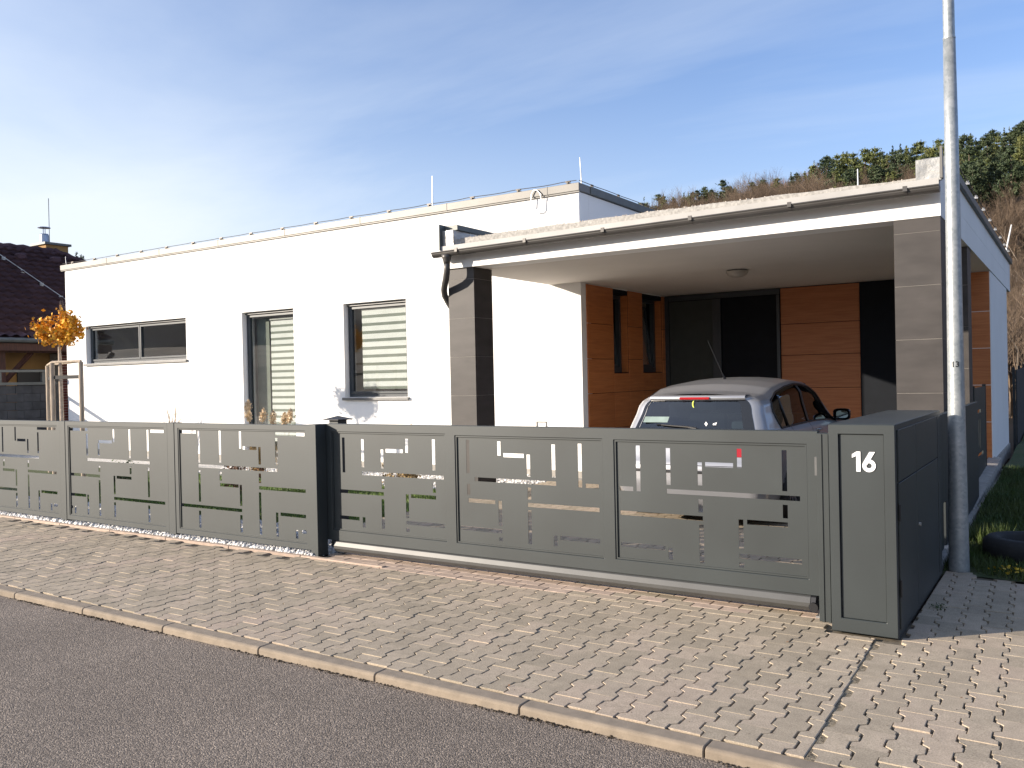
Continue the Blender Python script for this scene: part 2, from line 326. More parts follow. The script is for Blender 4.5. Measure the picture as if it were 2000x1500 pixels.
def link(name, me, m, parent=None, label=None):
    if m is not None: me.materials.append(m)
    o = bpy.data.objects.new(name, me); C.objects.link(o)
    if parent: o.parent = parent
    if label: o['label'] = label
    return o
def smooth_by_angle(o, a=40):
    me = o.data
    for p in me.polygons: p.use_smooth = True
    try: me.set_sharp_from_angle(angle=R(a))
    except Exception: pass
    return o
def thing(name, label, cat, loc=(0, 0, 0), group=None):
    o = bpy.data.objects.new(name, None); o.empty_display_size = 0.1; C.objects.link(o); o.location = loc
    return tag(o, label, cat, group)
def tag(o, label, cat, group=None):
    o['label'] = label; o['category'] = cat
    if group: o['group'] = group
    return o
def struct(o): o['kind'] = 'structure'; return o
def stuff(o, label=None, cat=None):
    o['kind'] = 'stuff'
    if label: o['label'] = label
    if cat: o['category'] = cat
    return o
def anchor(root):
    """children were modelled in world coordinates: keep them there under a root that stands elsewhere"""
    for ch in root.children: ch.matrix_parent_inverse = Matrix.Translation(-root.location)
def npmesh(name, V, Fc, m, parent=None, smooth=False):
    """fast mesh from numpy: V (n,3), Fc (k,3) or (k,4)"""
    me = bpy.data.meshes.new(name); V = np.asarray(V, np.float32); Fc = np.asarray(Fc, np.int32)
    k, c = Fc.shape
    me.vertices.add(len(V)); me.vertices.foreach_set('co', V.ravel())
    me.loops.add(k*c); me.loops.foreach_set('vertex_index', Fc.ravel())
    me.polygons.add(k); me.polygons.foreach_set('loop_start', np.arange(0, k*c, c, dtype=np.int32))
    me.update(calc_edges=True)
    if smooth: me.polygons.foreach_set('use_smooth', np.ones(k, bool))
    return link(name, me, m, parent)

def ray(x, y):
    return fw + rt*((x-1000)/F) - up*((y-750)/F)
def on_y(x, y, Y): d = ray(x, y); return CAM + d*(Y/d.y)
def on_x(x, y, X): d = ray(x, y); return CAM + d*(X/d.x)
def on_z(x, y, Z=0): d = ray(x, y); return CAM + d*((Z-CAM.z)/d.z)

# ================================================================== TERRAIN AND GROUND
ROADZ = -0.045
SKYLINE = [(-180, 3), (-150, 2.2), (-110, 2.2), (-75, 4.0), (-62, 4.4), (-50, 4.5), (-32, 6.0), (-25, 7.9), (-22, 8.7), (-18, 9.2), (-14, 9.7), (-9, 10.0), (-4, 10.5), (0, 11.4), (6, 12.2), (25, 12.5), (60, 8), (120, 4), (180, 3)]
def ridge_el(az):
    for (a, e), (b, g) in zip(SKYLINE, SKYLINE[1:]):
        if a <= az <= b: return e + (g-e)*(az-a)/(b-a)
    return 3
def ground_h(x, y):
    r = math.hypot(x, y); az = math.degrees(math.atan2(x, y))
    R1 = 112.0; R0 = 34.0
    if r < R0: return -0.09
    t = (r-R0)/(R1-R0)
    top = 1.6 + R1*math.tan(R(ridge_el(az)))
    n = noise.noise(Vector((x*0.03, y*0.03, 0)))*2.0*min(1, t*2)
    if t <= 1: return -0.09 + (top)*(0.35*t + 0.65*t*t*(3-2*t)) + n*t
    return top + n - 0.09 + (r-R1)*0.02
az_n, radii = 144, [0, 4, 10, 20, 30, 34, 38, 44, 50, 58, 66, 76, 86, 96, 104, 112, 122, 140, 200, 400, 900, 2000]
V = [(0, 0, -0.09)]; Fc = []
for r_ in radii[1:]:
    for k in range(az_n):
        a = 2*math.pi*k/az_n; x, y = r_*math.sin(a), r_*math.cos(a)
        V.append((x, y, ground_h(x, y)))
fl = [(0, 1+k, 1+(k+1) % az_n) for k in range(az_n)]
for i in range(len(radii)-2):
    for k in range(az_n):
        a = 1+i*az_n+k; b = 1+i*az_n+(k+1) % az_n
        fl.append((a, a+az_n, b+az_n, b))
me = bpy.data.meshes.new('hillside'); me.from_pydata(V, [], fl); me.update()
for p in me.polygons: p.use_smooth = True
struct(link('hillside', me, M['hill']))

struct(MB().box(-60, 40, -9, 3.60, -0.2, ROADZ).build('road', M['asphalt']))
# garden ground, one sheet with an own material
struct(MB().box(-40, -6.75, 5.66, 40, -0.06, -0.03).build('garden_ground', M['soil']))

def ridge_sector(name, a0, a1, r_in, r_top, r_out, el, m, n=60):
    vv, ff = [], []
    for k in range(n+1):
        az = lerp(a0, a1, k/n); e = el*math.sin(math.pi*(0.04+0.92*k/n))**0.35
        for r_, h in ((r_in, -0.3), ((r_in+r_top)/2, 0.55), (r_top, 1.0), (r_out, 0.7)):
            z = h if h < 0 else 1.6*h+h*r_top*math.tan(R(e))*(1+0.16*noise.noise(Vector((az*0.13, r_*0.01, 3))))
            vv.append((r_*math.sin(R(az)), r_*math.cos(R(az)), z))
    for k in range(n):
        for j in range(3): ff.append((k*4+j, k*4+j+1, k*4+j+5, k*4+j+4))
    me = bpy.data.meshes.new(name); me.from_pydata(vv, [], ff); me.update()
    return struct(link(name, me, m))
ridge_sector('forest_hill', -178, -88, 110, 230, 330, 6.2, mat('backlit_forest', (0.03, 0.038, 0.05), 1.0, var=0.3, nscale=0.2))  # the hill's backlit shade is put into this dark bluish base colour
ridge_sector('sandy_mound', -150, -100, 45, 85, 105, 2.9, mat('sandy_field', (0.30, 0.22, 0.15), 1.0, var=0.25, nscale=0.25))

# ---- kerb of single stones
kerb = MB().box(-60, 30, 3.545, 3.625, -0.2, -0.06).build('kerb', M['concrete']); struct(kerb)
def kerb_stone(x0, x1, k):
    prof = [(3.528, -0.10), (3.531, -0.012), (3.539, -0.003), (3.55, 0.0), (3.629, 0.0), (3.632, -0.003), (3.632, -0.10)]
    mb = MB().prism(prof, 'x', x0+0.004, x1-0.004)
    o = mb.build('kerb_stone', M['kerb'], kerb, bevel=0.004)
    return o
x = -1.362-0.94*24; kx = []
while x < 5: kx.append((x, x+0.94)); x += 0.94
for k, (a, b) in enumerate(kx): kerb_stone(a, b, k)
# loose grit gathered along the foot of the kerb
gv = []; gf = []
def pebble_cloud(pts, smin, smax, flat=0.7):
    n = len(pts); t = np.array([(1, 0, 0), (-1, 0, 0), (0, 1, 0), (0, -1, 0), (0, 0, 1), (0, 0, -1)], float)
    fcs = np.array([(0, 2, 4), (2, 1, 4), (1, 3, 4), (3, 0, 4), (2, 0, 5), (1, 2, 5), (3, 1, 5), (0, 3, 5)])
    s = np.random.uniform(smin, smax, (n, 1, 1))*np.random.uniform(0.7, 1.3, (n, 1, 3))
    a = np.random.uniform(0, 6.28, n); ca, sa = np.cos(a), np.sin(a)
    q = t[None]*s*np.array([1, 1, flat]); q = q + np.random.normal(0, 0.12, q.shape)*s
    x_ = q[..., 0]*ca[:, None]-q[..., 1]*sa[:, None]; y_ = q[..., 0]*sa[:, None]+q[..., 1]*ca[:, None]
    VV = np.stack([x_, y_, q[..., 2]], -1)+np.asarray(pts)[:, None, :]
    FF = fcs[None]+(np.arange(n)*6)[:, None, None]
    return VV.reshape(-1, 3), FF.reshape(-1, 3)
pts = []
for i in range(2600):
    x = random.uniform(-9, 0.5)
    dens = noise.noise(Vector((x*1.6, 3, 0)))
    if random.random() > 0.35+dens*1.1: continue
    pts.append((x, 3.528-abs(random.gauss(0, 0.014)), ROADZ+0.002))
V, Fc = pebble_cloud(pts, 0.0025, 0.009)
stuff(npmesh('grit', V, Fc, M['soil']), 'dark grit and crumbs gathered along the foot of the kerb', 'grit')

# ---- pavers
PX, PY, AMP = 0.131, 0.208, 0.0150
def paver_outline(g=0.0043, gy=0.0009):
    hx = PX/2; wd, nr = hx+AMP-g, hx-AMP-g
    ys = [gy, 0.040, 0.063, PY-0.063, PY-0.040, PY-gy]; ws = [wd, wd, nr, nr, wd, wd]
    return [(w_, y_) for w_, y_ in zip(ws, ys)] + [(-w_, y_) for w_, y_ in zip(ws[::-1], ys[::-1])]
OUT = paver_outline(); OUT_IN = paver_outline(0.0062, 0.0019)
def clip(poly, ax, lim, keep_less):
    o = []; n = len(poly); ins = (lambda p: p[ax] <= lim) if keep_less else (lambda p: p[ax] >= lim)
    for i in range(n):
        a, b = poly[i], poly[(i+1) % n]; ia, ib = ins(a), ins(b)
        if ia: o.append(a)
        if ia != ib:
            t = (lim-a[ax])/(b[ax]-a[ax]); p = [a[0]+(b[0]-a[0])*t, a[1]+(b[1]-a[1])*t]; p[ax] = lim; o.append(tuple(p))
    return o
def block(mb, poly, inner, z, h=0.03, tx=0, ty=0, cx=0, cy=0):
    """paver solid: outline with a chamfered upper edge"""
    n = len(poly); o = len(mb.v)
    zt = lambda p: z+tx*(p[0]-cx)+ty*(p[1]-cy)
    mb.v += [(p[0], p[1], z-h) for p in poly] + [(p[0], p[1], zt(p)-0.0025) for p in poly] + [(p[0], p[1], zt(p)) for p in inner]
    for i in range(n):
        j = (i+1) % n
        mb.f.append((o+i, o+j, o+n+j, o+n+i)); mb.f.append((o+n+i, o+n+j, o+2*n+j, o+2*n+i))
    mb.f.append(tuple(o+2*n+i for i in range(n)))
full = MB(); block(full, OUT, OUT_IN, 0)
full_me = bpy.data.meshes.new('paver'); full_me.from_pydata(full.v, [], full.f); full_me.update(); full_me.materials.append(M['paver'])
PV_Y0, PV_Y1 = 3.637, 5.415
pavement = struct(MB().box(-60, -0.9, 3.632, 5.98, -0.2, -0.014).box(-0.9, 3.0, 3.632, 8.6, -0.2, -0.014).build('pavement', M['sand']))
def seam(y): return -1.022 + (5.42-y)*0.033          # the straight cut running to the cabinet corner
cells = []
def yend(x):                                          # far edge of the blocks
    if x < -5.86: return 5.57
    if x < -1.31: return 5.555
    if x < -0.90: return 5.492
    return 7.62 - max(0, (x+0.74))*0.62
def cellx(c, y, rs): return c + (seam(y)-seam(3.65)) if rs else c
def add_cells(x_from, x_to, rightside):
    ncol = int((x_to-x_from)/PX)+2
    for c in range(ncol):
        cx_ = x_from + c*PX
        par = c % 2
        rows = int((8.2-3.4)/PY)+2
        for r_ in range(rows):
            yy0 = 3.635 - 0.085 + (r_-1)*PY + par*PY/2
            cells.append((cellx(cx_, yy0+PY/2, rightside), yy0, rightside))
add_cells(-26.0, -0.95, False); add_cells(seam(3.65)+0.081, 2.4, True)
singles, partial = [], []
for cx_, y0, rs in cells:
    yc = y0+PY/2; y1e = yend(cx_)
    if y0+PY < PV_Y0+0.02 or y0 > y1e-0.02: continue
    if rs and cx_+PX/2 < -0.86 and yc > 5.5: continue
    sx = seam(yc)
    if not rs and cx_-PX/2 > sx-0.02: continue
    if rs and cx_+PX/2 < sx: continue
    jx, jy = random.gauss(0, 0.0008), random.gauss(0, 0.0008)
    poly = [(p[0]+cx_+jx, p[1]+y0+jy) for p in OUT]; inn = [(p[0]+cx_+jx, p[1]+y0+jy) for p in OUT_IN]
    cut = y0 < PV_Y0 or y0+PY > y1e or (not rs and cx_+PX/2+AMP > sx-0.006) or (rs and cx_-PX/2-AMP < -0.895 and yc > 5.4)
    if cut:
        for ax, lim, kl in ((1, PV_Y0, False), (1, y1e, True)):
            d = 0.004 if kl else -0.004
            poly = clip(poly, ax, lim, kl); inn = clip(inn, ax, lim-d, kl)
        if not rs: poly = clip(poly, 0, sx-0.007, True); inn = clip(inn, 0, sx-0.011, True)
        if rs and cx_-PX/2-AMP < -0.895 and yc > 5.5: poly = clip(poly, 0, -0.893, False); inn = clip(inn, 0, -0.889, False)
        if len(poly) < 3 or len(poly) != len(inn): continue
        partial.append((cx_, yc, poly, inn))
    else: singles.append((cx_+jx, y0+jy))
def dist_key(x, y): return math.hypot(x, y)
allp = [(dist_key(s[0], s[1]+PY/2), 's', s) for s in singles if -1.0 < (s[0]+0.6*s[1]*0) < 9 or True]
def in_view(x, y):
    d = Vector((x, y, 0))-CAM; z = d.dot(fw)
    if z <= 0.1: return False
    px, py = 1000+F*d.dot(rt)/z, 750-F*d.dot(up)/z
    return -40 < px < 2040 and py < 1540
allp = [a for a in allp if in_view(a[2][0], a[2][1]+PY/2)]
allp.sort(key=lambda a: a[0])
indiv = set(id(a[2]) for a in allp[:262])
rest = MB(); cnt = 0
for s in singles:
    z = random.gauss(0, 0.0012)
    if id(s) in indiv:
        o = bpy.data.objects.new('paver', full_me); C.objects.link(o); o.parent = pavement
        o.location = (s[0], s[1], z); o.rotation_euler = (random.gauss(0, 0.004), random.gauss(0, 0.004), random.gauss(0, 0.003)); cnt += 1
    else:
        block(rest, [(p[0]+s[0], p[1]+s[1]) for p in OUT], [(p[0]+s[0], p[1]+s[1]) for p in OUT_IN], z, tx=random.gauss(0, 0.004), ty=random.gauss(0, 0.004), cx=s[0], cy=s[1])
for cx_, yc, poly, inn in partial: block(rest, poly, inn, random.gauss(0, 0.001))
stuff(rest.build('distant_pavers', M['paver'], pavement))
# two courses of rectangular pavers in front of the gate
bor = MB(); nb = 0
for row, (ya, yb) in enumerate(((5.562, 5.660), (5.665, 5.765), (5.770, 5.870), (5.875, 5.975))):
    x = -5.84 + (row % 2)*0.1
    while x < -1.32:
        x1 = min(x+0.2, -1.31)
        if x1-x > 0.04:
            mb = MB(); pl = [(x+.002, ya), (x1-.002, ya), (x1-.002, yb), (x+.002, yb)]; il = [(x+.005, ya+.003), (x1-.005, ya+.003), (x1-.005, yb-.003), (x+.005, yb-.003)]
            if -3.3 < x and nb < 34:
                block(mb, pl, il, random.gauss(0, 0.001)); mb.build('border_paver', M['paver'] if row == 0 else random.choice([M['paverpink'], M['paverpink'], M['paver']]), pavement); nb += 1
            else: block(bor, pl, il, random.gauss(0, 0.001))
        x += 0.2045
stuff(bor.build('far_border_pavers', M['paverpink'], pavement))
# pink edging strip in front of the pebbles under the fence
x = -26
ed = MB()
while x < -5.9:
    ed.box(x+0.003, x+0.997, 5.575, 5.625, -0.1, 0.012); x += 1.0
stuff(ed.build('edging_strip', M['paverpink'], pavement, bevel=0.004))
MB().add([(seam(3.64)-0.006, 3.64, -0.0045), (seam(3.64)+0.045, 3.64, -0.0045), (seam(5.45)+0.045, 5.45, -0.0045), (seam(5.45)-0.006, 5.45, -0.0045)], [(0, 1, 2, 3)]).build('joint_fill', mat('pale_joint_fill', (0.24, 0.20, 0.14), 1.0, var=0.3, nscale=60, bump=0.8, bscale=200), pavement)
# debris caught in the open joint of the cut seam
pts = [(seam(y)+random.gauss(0.006, 0.007), y, -0.008) for y in np.random.uniform(3.65, 5.4, 420)]
pts += [(seam(y)+random.uniform(0.0, 0.02), y, -0.006) for k in range(9) for y in [3.70+k*PY+random.gauss(0, 0.02) for _ in range(16)]]
V, Fc = pebble_cloud(pts, 0.002, 0.006); stuff(npmesh('joint_debris', V, Fc, M['soil'], pavement))
pts = []
for i in range(420):
    x, y = random.uniform(-4.5, 1), random.uniform(3.7, 5.4); pts.append((x, y, 0.002))
V, Fc = pebble_cloud(pts, 0.001, 0.0035, 0.5); stuff(npmesh('crumbs', V, Fc, M['soil'], pavement))
# a few dry leaves
def leaf_cards(centres, size, spread=0.0, m=None, up_bias=0.0):
    """(n,3) centres -> bent kite-shaped leaves, two triangles each"""
    c = np.asarray(centres, float); n = len(c)
    a = np.random.normal(size=(n, 3)); a[:, 2] += up_bias; a /= np.linalg.norm(a, axis=1)[:, None]
    b = np.random.normal(size=(n, 3)); b -= a*(a*b).sum(1)[:, None]; b /= np.linalg.norm(b, axis=1)[:, None]
    k = np.cross(a, b); s = (np.random.uniform(0.6, 1.25, n)*size)[:, None]
    P = np.stack([c-b*s*.6, c+k*s*.42+a*s*.12, c+b*s*.6, c-k*s*.42+a*s*.12], 1)
    return P.reshape(-1, 3), (np.arange(n)[:, None]*4+np.array([0, 1, 2, 3])[None])
pts = [(random.uniform(-6, 0.4), random.uniform(3.7, 5.35), 0.006) for _ in range(26)]
V, Fc = leaf_cards(pts, 0.014, up_bias=4); stuff(npmesh('fallen_leaves', V, Fc, M['shrubdry']), 'tiny dry leaves scattered over the sidewalk blocks', 'leaves')

# ---- driveway behind the gate, slightly higher towards the carport
DRV = 0.03
def drv_z(y): return 0.0 if y < 5.985 else min(DRV, DRV*(y-5.985)/1.915)
mb = MB()
ys = [5.985, 7.9, 15.5]
for a, b in zip(ys, ys[1:]):
    mb.add([(-6.75, a, drv_z(a)-0.014), (-0.95, a, drv_z(a)-0.014), (-0.95, b, drv_z(b)-0.014), (-6.75, b, drv_z(b)-0.014)], [(0, 1, 2, 3)])
    mb.add([(-0.95, a, -0.2), (-0.95, b, -0.2), (-0.95, b, drv_z(b)-0.014), (-0.95, a, drv_z(a)-0.014)], [(0, 1, 2, 3)])
driveway = struct(mb.build('driveway', M['concrete']))
dp = MB()
for c in range(int(5.5/PX)):
    for r_ in range(int(5.6/PY)):
        x, y = -6.65+c*PX, 6.05+r_*PY+(c % 2)*PY/2
        if y+PY > 11.9 and x < -6.45: continue
        sl = DRV/2.0 if y < 7.9-PY else 0
        block(dp, [(p[0]+x, p[1]+y) for p in OUT], [(p[0]+x, p[1]+y) for p in OUT_IN], drv_z(y), ty=sl, cy=y)
stuff(dp.build('driveway_pavers', M['paver'], driveway))

# ---- white pebbles
def scatter(x0, x1, y0, y1, n, z=0.0, zr=0.012):
    a = np.random.uniform((x0, y0, 0), (x1, y1, 1), (n, 3)); a[:, 2] = z+np.random.uniform(-zr, zr, n); return a
bed = struct(MB().box(-26, -5.86, 5.63, 6.75, -0.1, -0.002).box(-26, -6.75, 9.9, 11.88, -0.1, 0.004).build('pebble_bed', M['pebblebed']))
P = np.concatenate([scatter(-13, -5.88, 5.645, 5.90, 5200, 0.008, 0.012), scatter(-13, -5.9, 5.9, 6.75, 5000, 0.006), scatter(-13.5, -6.8, 9.9, 11.86, 6500, 0.012), scatter(-6.6, -5.75, 5.9, 6.4, 500, 0.01)])
V, Fc = pebble_cloud(P, 0.014, 0.03, 0.8)
stuff(npmesh('white_pebbles', V, Fc, M['pebble']), 'white pebbles strewn under and behind the grey fence', 'pebbles')
# lawn between
struct(MB().box(-26, -6.75, 6.75, 9.9, -0.1, 0.0).build('front_lawn', M['grassground']))
def grass(name, x0, x1, y0, y1, n, h, z=0.0, m='grassblade', cond=None):
    p = np.random.uniform((x0, y0), (x1, y1), (n, 2))
    if cond: p = np.array([q for q in p if cond(*q)])
    n = len(p); a = np.random.uniform(0, 6.28, n); hh = np.random.uniform(0.5, 1.2, n)*h
    wx, wy = np.cos(a)*0.0045, np.sin(a)*0.0045; lx, ly = np.random.normal(0, 0.35, n)*hh, np.random.normal(0, 0.35, n)*hh
    zz_ = np.array([z(*q) for q in p]) if callable(z) else np.full(n, z)
    A = np.stack([p[:, 0]-wx, p[:, 1]-wy, zz_], 1); B = np.stack([p[:, 0]+wx, p[:, 1]+wy, zz_], 1); T = np.stack([p[:, 0]+lx, p[:, 1]+ly, zz_+hh], 1)
    return npmesh(name, np.stack([A, B, T], 1).reshape(-1, 3), np.arange(3*n).reshape(-1, 3), M[m])
stuff(grass('lawn_grass', -13.5, -6.8, 6.8, 9.85, 34000, 0.06, m='lawnblade'), 'short green lawn grass behind the slotted fence', 'grass')

# verge on the right of the plot
def verge_z(x, y): return 0.0 + 0.03*math.sin(x*3+y*2) + max(0, y-9)*0.02
mb = MB(); nx_, ny_ = 24, 40; vv = []
for j in range(ny_+1):
    for i in range(nx_+1):
        x = -0.93+i*(7.0/nx_); y = 7.55-max(0, x+.74)*0.35+j*(30/ny_); y = max(y, 5.5)
        vv.append((x, y, -0.02+verge_z(x, y)))
mb.add(vv, [(j*(nx_+1)+i, j*(nx_+1)+i+1, (j+1)*(nx_+1)+i+1, (j+1)*(nx_+1)+i) for j in range(ny_) for i in range(nx_)])
struct(mb.build('verge', M['grassground'], smooth=True))
def gcond(x, y): return y > 7.66-max(0, x+0.74)*0.62 and math.hypot(x+0.78, y-7.68) > 0.1
stuff(grass('verge_grass', -0.92, 0.4, 7.4, 14.5, 30000, 0.075, lambda x, y: verge_z(x, y)-0.02, cond=gcond), 'shaded green grass beside the lamp post and garage wall', 'grass')
tuft = grass('grass_tuft', -0.86, -0.50, 8.75, 9.05, 700, 0.19, 0.0, cond=lambda x, y: ((x+0.68)/0.18)**2+((y-8.9)/0.14)**2 < 1)
tag(tuft, 'bright tuft of longer grass behind the old tyre', 'grass tuft')

# ================================================================== THE HOUSE
YF, XL, XC = 11.9, -20.82, -6.45
ZC0, ZC1 = 4.475, 4.61
house = thing('house', 'white flat roofed bungalow with carport, grey windows and wood cladding', 'house', (-13, 12, 0))
H = house
W1 = (-19.99, 2.16, -16.17, 3.062); W2 = (-14.35, 0.10, -12.84, 3.062); W3 = (-11.50, 1.306, -9.977, 3.055)
fac = MB().holes(XL, XC, 0.0, ZC0, [W1, W2, W3], YF, YF+0.32)
fac.build('front_wall', M['render'], H)
MB().box(XL, XL+0.3, YF+0.322, 22, 0, ZC0).build('side_wall', M['render'], H)
MB().box(XL+0.302, XC, 21.7, 22, 0, ZC0).build('rear_wall', M['render'], H)
MB().box(XC-0.302, XC, YF+0.322, 21.698, 3.05, ZC0).build('upper_side_wall', M['render'], H)
MB().box(XL+0.302, XC-0.304, YF+0.322, 21.698, 4.2, 4.3).build('flat_roof', M['coping'], H)
MB().box(XL+0.302, XC-0.304, 16.4, 16.5, 0.0, 4.2).build('inner_wall', M['soffit'], H)
MB().box(XL+0.302, XC-0.304, YF+0.322, 16.4, 0.0, 0.08).build('inner_floor', M['timber'], H)
# parapet coping with a drip edge; sheet joints built as narrow caps
cop = MB().box(XL-0.13, XC+0.03, YF-0.045, YF+0.33, ZC0+0.012, ZC1)
cop.box(XL-0.13, XC+0.03, YF-0.03, YF-0.004, ZC0-0.012, ZC0+0.012)
cop.build('coping', M['coping'], H, bevel=0.004)
cop = MB().box(XC-0.32, XC+0.045, YF+0.333, 22, ZC0+0.012, ZC1-0.002).build('side_coping', M['coping_dark'], H, bevel=0.004)
MB().box(XL-0.13, XL+0.32, YF+0.333, 22, ZC0+0.012, ZC1-0.002).build('side_coping', M['coping_dark'], H, bevel=0.004)
for k in range(7):
    x = -19.0+k*2.0; MB().box(x, x+0.012, YF-0.05, YF+0.33, ZC0+0.01, ZC1+0.005).build('coping_joint', M['coping'], H)

# lightning conductor running on the coping
wire = MB(); wp = [(x, YF-0.02+0.01*math.sin(x*7), ZC1+0.045-0.012*abs(math.sin((x+0.2)*math.pi/0.925))) for x in np.arange(XL-0.05, XC+0.02, 0.15)]
wire.tube(wp, 0.006, 5)
wire.tube([(XC+0.01, y, ZC1+0.045-0.01*abs(math.sin(y*3.4))) for y in np.arange(YF, 19, 0.3)], 0.006, 5)
wire.build('conductor', M['clipmetal'], H)
cx0 = -20.44
for k in range(16):
    x = cx0+k*0.921
    if x > XC: break
    MB().box(x-0.012, x+0.012, YF-0.05, YF+0.06, ZC1, ZC1+0.028).box(x-0.045, x+0.045, YF-0.03, YF-0.005, ZC1+0.028, ZC1+0.05).build('conductor_clip', M['clipmetal'], H)
for k in range(6):
    y = YF+0.45+k*0.95
    MB().box(XC-0.03, XC+0.02, y-0.012, y+0.012, ZC1, ZC1+0.03).box(XC-0.01, XC+0.01, y-0.04, y+0.04, ZC1+0.03, ZC1+0.05).build('conductor_clip', M['clipmetal'], H)
def rod(p0, p1, r=0.012, name='lightning_rod', m='whiterod'):
    MB().tube([p0, p1], [r, r*0.6], 6).build(name, M[m], H)
a = on_y(845, 403, 12.0); b = on_y(844, 344, 12.0); rod((a.x, 12.0, ZC1), b)
a = on_y(1132, 357, 12.0); b = on_y(1129.5, 308, 12.0); rod((XC+0.0, 12.0, ZC1), (XC-0.02, 12.0, b.z))
a = on_y(122, 521, YF); rod((XL-0.1, YF+0.1, ZC1-0.05), (XL-0.14, YF+0.1, ZC1+0.24), 0.008)
# conductor loop hanging over the edge
lp = [on_y(x, y, YF-0.07) for x, y in ((1036, 405), (1038, 380), (1042, 372), (1048, 371), (1055, 378), (1057, 388))]
MB().tube(lp, 0.009, 6).build('conductor_loop', M['wire'], H)
lp = [on_y(x, y, YF-0.03) for x, y in ((1063, 388), (1062, 410), (1058, 415), (1052, 416), (1040, 411))]
MB().tube(lp, 0.008, 6).build('conductor_loop', M['wire'], H)
lp = [on_y(x, y, YF-0.03) for x, y in ((156, 528), (156, 543), (152, 544), (140, 540))]
MB().tube(lp, 0.008, 6).build('conductor_loop', M['wire'], H)

# ---- front windows
def window(win, glass_y=12.03, mull=(), sill=True, rim=0.055, sash=0.05):
    x0, z0, x1, z1 = win
    t = bpy.data.objects.new('window', None); C.objects.link(t); t.parent = H; t.matrix_parent_inverse = Matrix.Translation(-H.location)
    fr = MB().holes(x0+0.002, x1-0.002, z0+0.002, z1-0.002, [(x0+rim, z0+rim, x1-rim, z1-rim)], glass_y-0.01, glass_y+0.07)
    fr.build('frame', M['frame'], t, bevel=0.004)
    edges = [x0+rim, *mull, x1-rim]
    for a, b in zip(edges, edges[1:]):
        sb = 0.004
        MB().holes(a+sb, b-sb, z0+rim+sb, z1-rim-sb, [(a+sash, z0+rim+sash, b-sash, z1-rim-sash)], glass_y-0.022, glass_y+0.05).build('sash', M['frame'], t, bevel=0.005)
        MB().box(a+sash-0.005, b-sash+0.005, glass_y+0.012, glass_y+0.016, z0+rim+sash-0.005, z1-rim-sash+0.005).build('pane', M['glass'], t)
    if sill:
        MB().box(x0-0.04, x1+0.04, YF-0.05, glass_y-0.011, z0-0.03, z0-0.006).box(x0-0.04, x1+0.04, YF-0.05, YF-0.04, z0-0.055, z0-0.03).build('sill', M['sill'], t, bevel=0.003)
    # shutter box strip above, as the photo shows a light strip under the lintel
    MB().box(x0+0.01, x1-0.01, glass_y-0.05, glass_y-0.024, z1-0.045, z1-0.012).build('guide_strip', M['sill'], t, bevel=0.003)
    return t
def place(t):
    return t
w1 = window(W1, mull=(-18.0,)); w2 = window(W2, sill=True); w3 = window(W3)
def blind(t, x0, x1, z0, z1, y, pitch, frac=0.62):
    z = z1; k = 0
    while z > z0+0.02:
        a = max(z-pitch*frac, z0)
        MB().box(x0, x1, y, y+0.003, a, z).build('blind_slat', M['pale_band'], t)
        b = max(z-pitch, z0)
        if a > b: MB().box(x0+0.002, x1-0.002, y+0.0005, y+0.0025, b, a).build('sheer_band', M['blindgap'], t)
        z -= pitch
    MB().tube([(x0, y+0.0, z1+0.03), (x1, y+0.0, z1+0.03)], 0.03, 10).build('blind_roller', M['sill'], t)
blind(w3, -11.19, -10.05, 1.45, 2.92, 12.065, 0.1475)
blind(w2, -13.72, -12.92, 0.42, 2.86, 12.10, 0.131)
MB().box(-14.28, -13.9, 12.22, 12.225, 0.2, 2.95).build('net_curtain', M['blindgap'], w2)
# outline of a small service door on the wall
a = on_y(1048, 823, YF); b = on_y(1068, 835, YF)
mb = MB().holes(a.x, b.x, b.z-0.25, a.z, [(a.x+0.015, b.z-0.235, b.x-0.015, a.z-0.015)], YF-0.012, YF-0.001)
mb.build('service_hatch', M['coping'], H)
MB().box(XL-0.01, XC+0.0, YF-0.02, YF-0.001, -0.05, 0.12).build('plinth', M['concrete'], H)

# ---- carport: pillars of tiles
def pillar(x0, x1, y0, y1, ztop, seams, zb=0.0):
    t = MB().box(x0+0.003, x1-0.003, y0+0.003, y1-0.003, zb, ztop).build('pillar', M['grout'], H)
    zs = [zb]+seams+[ztop]
    for a, b in zip(zs, zs[1:]):
        g = 0.0016
        MB().box(x0, x1, y0, y0+0.0138, a+g, b-g).build('tile', M['tile'], t)
        MB().box(x1-0.0138, x1, y0+0.0142, y1, a+g, b-g).build('tile', M['tile'], t)
        MB().box(x0, x0+0.0138, y0+0.0142, y1, a+g, b-g).build('tile', M['tile'], t)
        MB().box(x0+0.0142, x1-0.0142, y1-0.0138, y1, a+g, b-g).build('tile', M['tile'], t)
    return t
ZS = 3.062
YB = 9.2
sR = [on_y(1790, y, YB).z for y in (768, 663, 558, 454)]; dz = (sR[3]-sR[0])/3
sR = [sR[0]-dz*2, sR[0]-dz]+sR
pillar(-1.49, -1.075, YB, YB+0.42, ZS, sR)
sL = [on_y(897, y, YB+0.02).z for y in (697.5, 622)]; dz = 0.51
sL = [sL[0]-dz*2, sL[0]-dz]+sL+[sL[1]+dz]
pillar(-6.99, -6.575, YB+0.02, YB+0.44, ZS, [s for s in sL if 0.1 < s < 2.95])
pillar(-1.50, -1.085, 11.7, 12.1, ZS, [0.6, 1.1, 1.6, 2.1, 2.6])
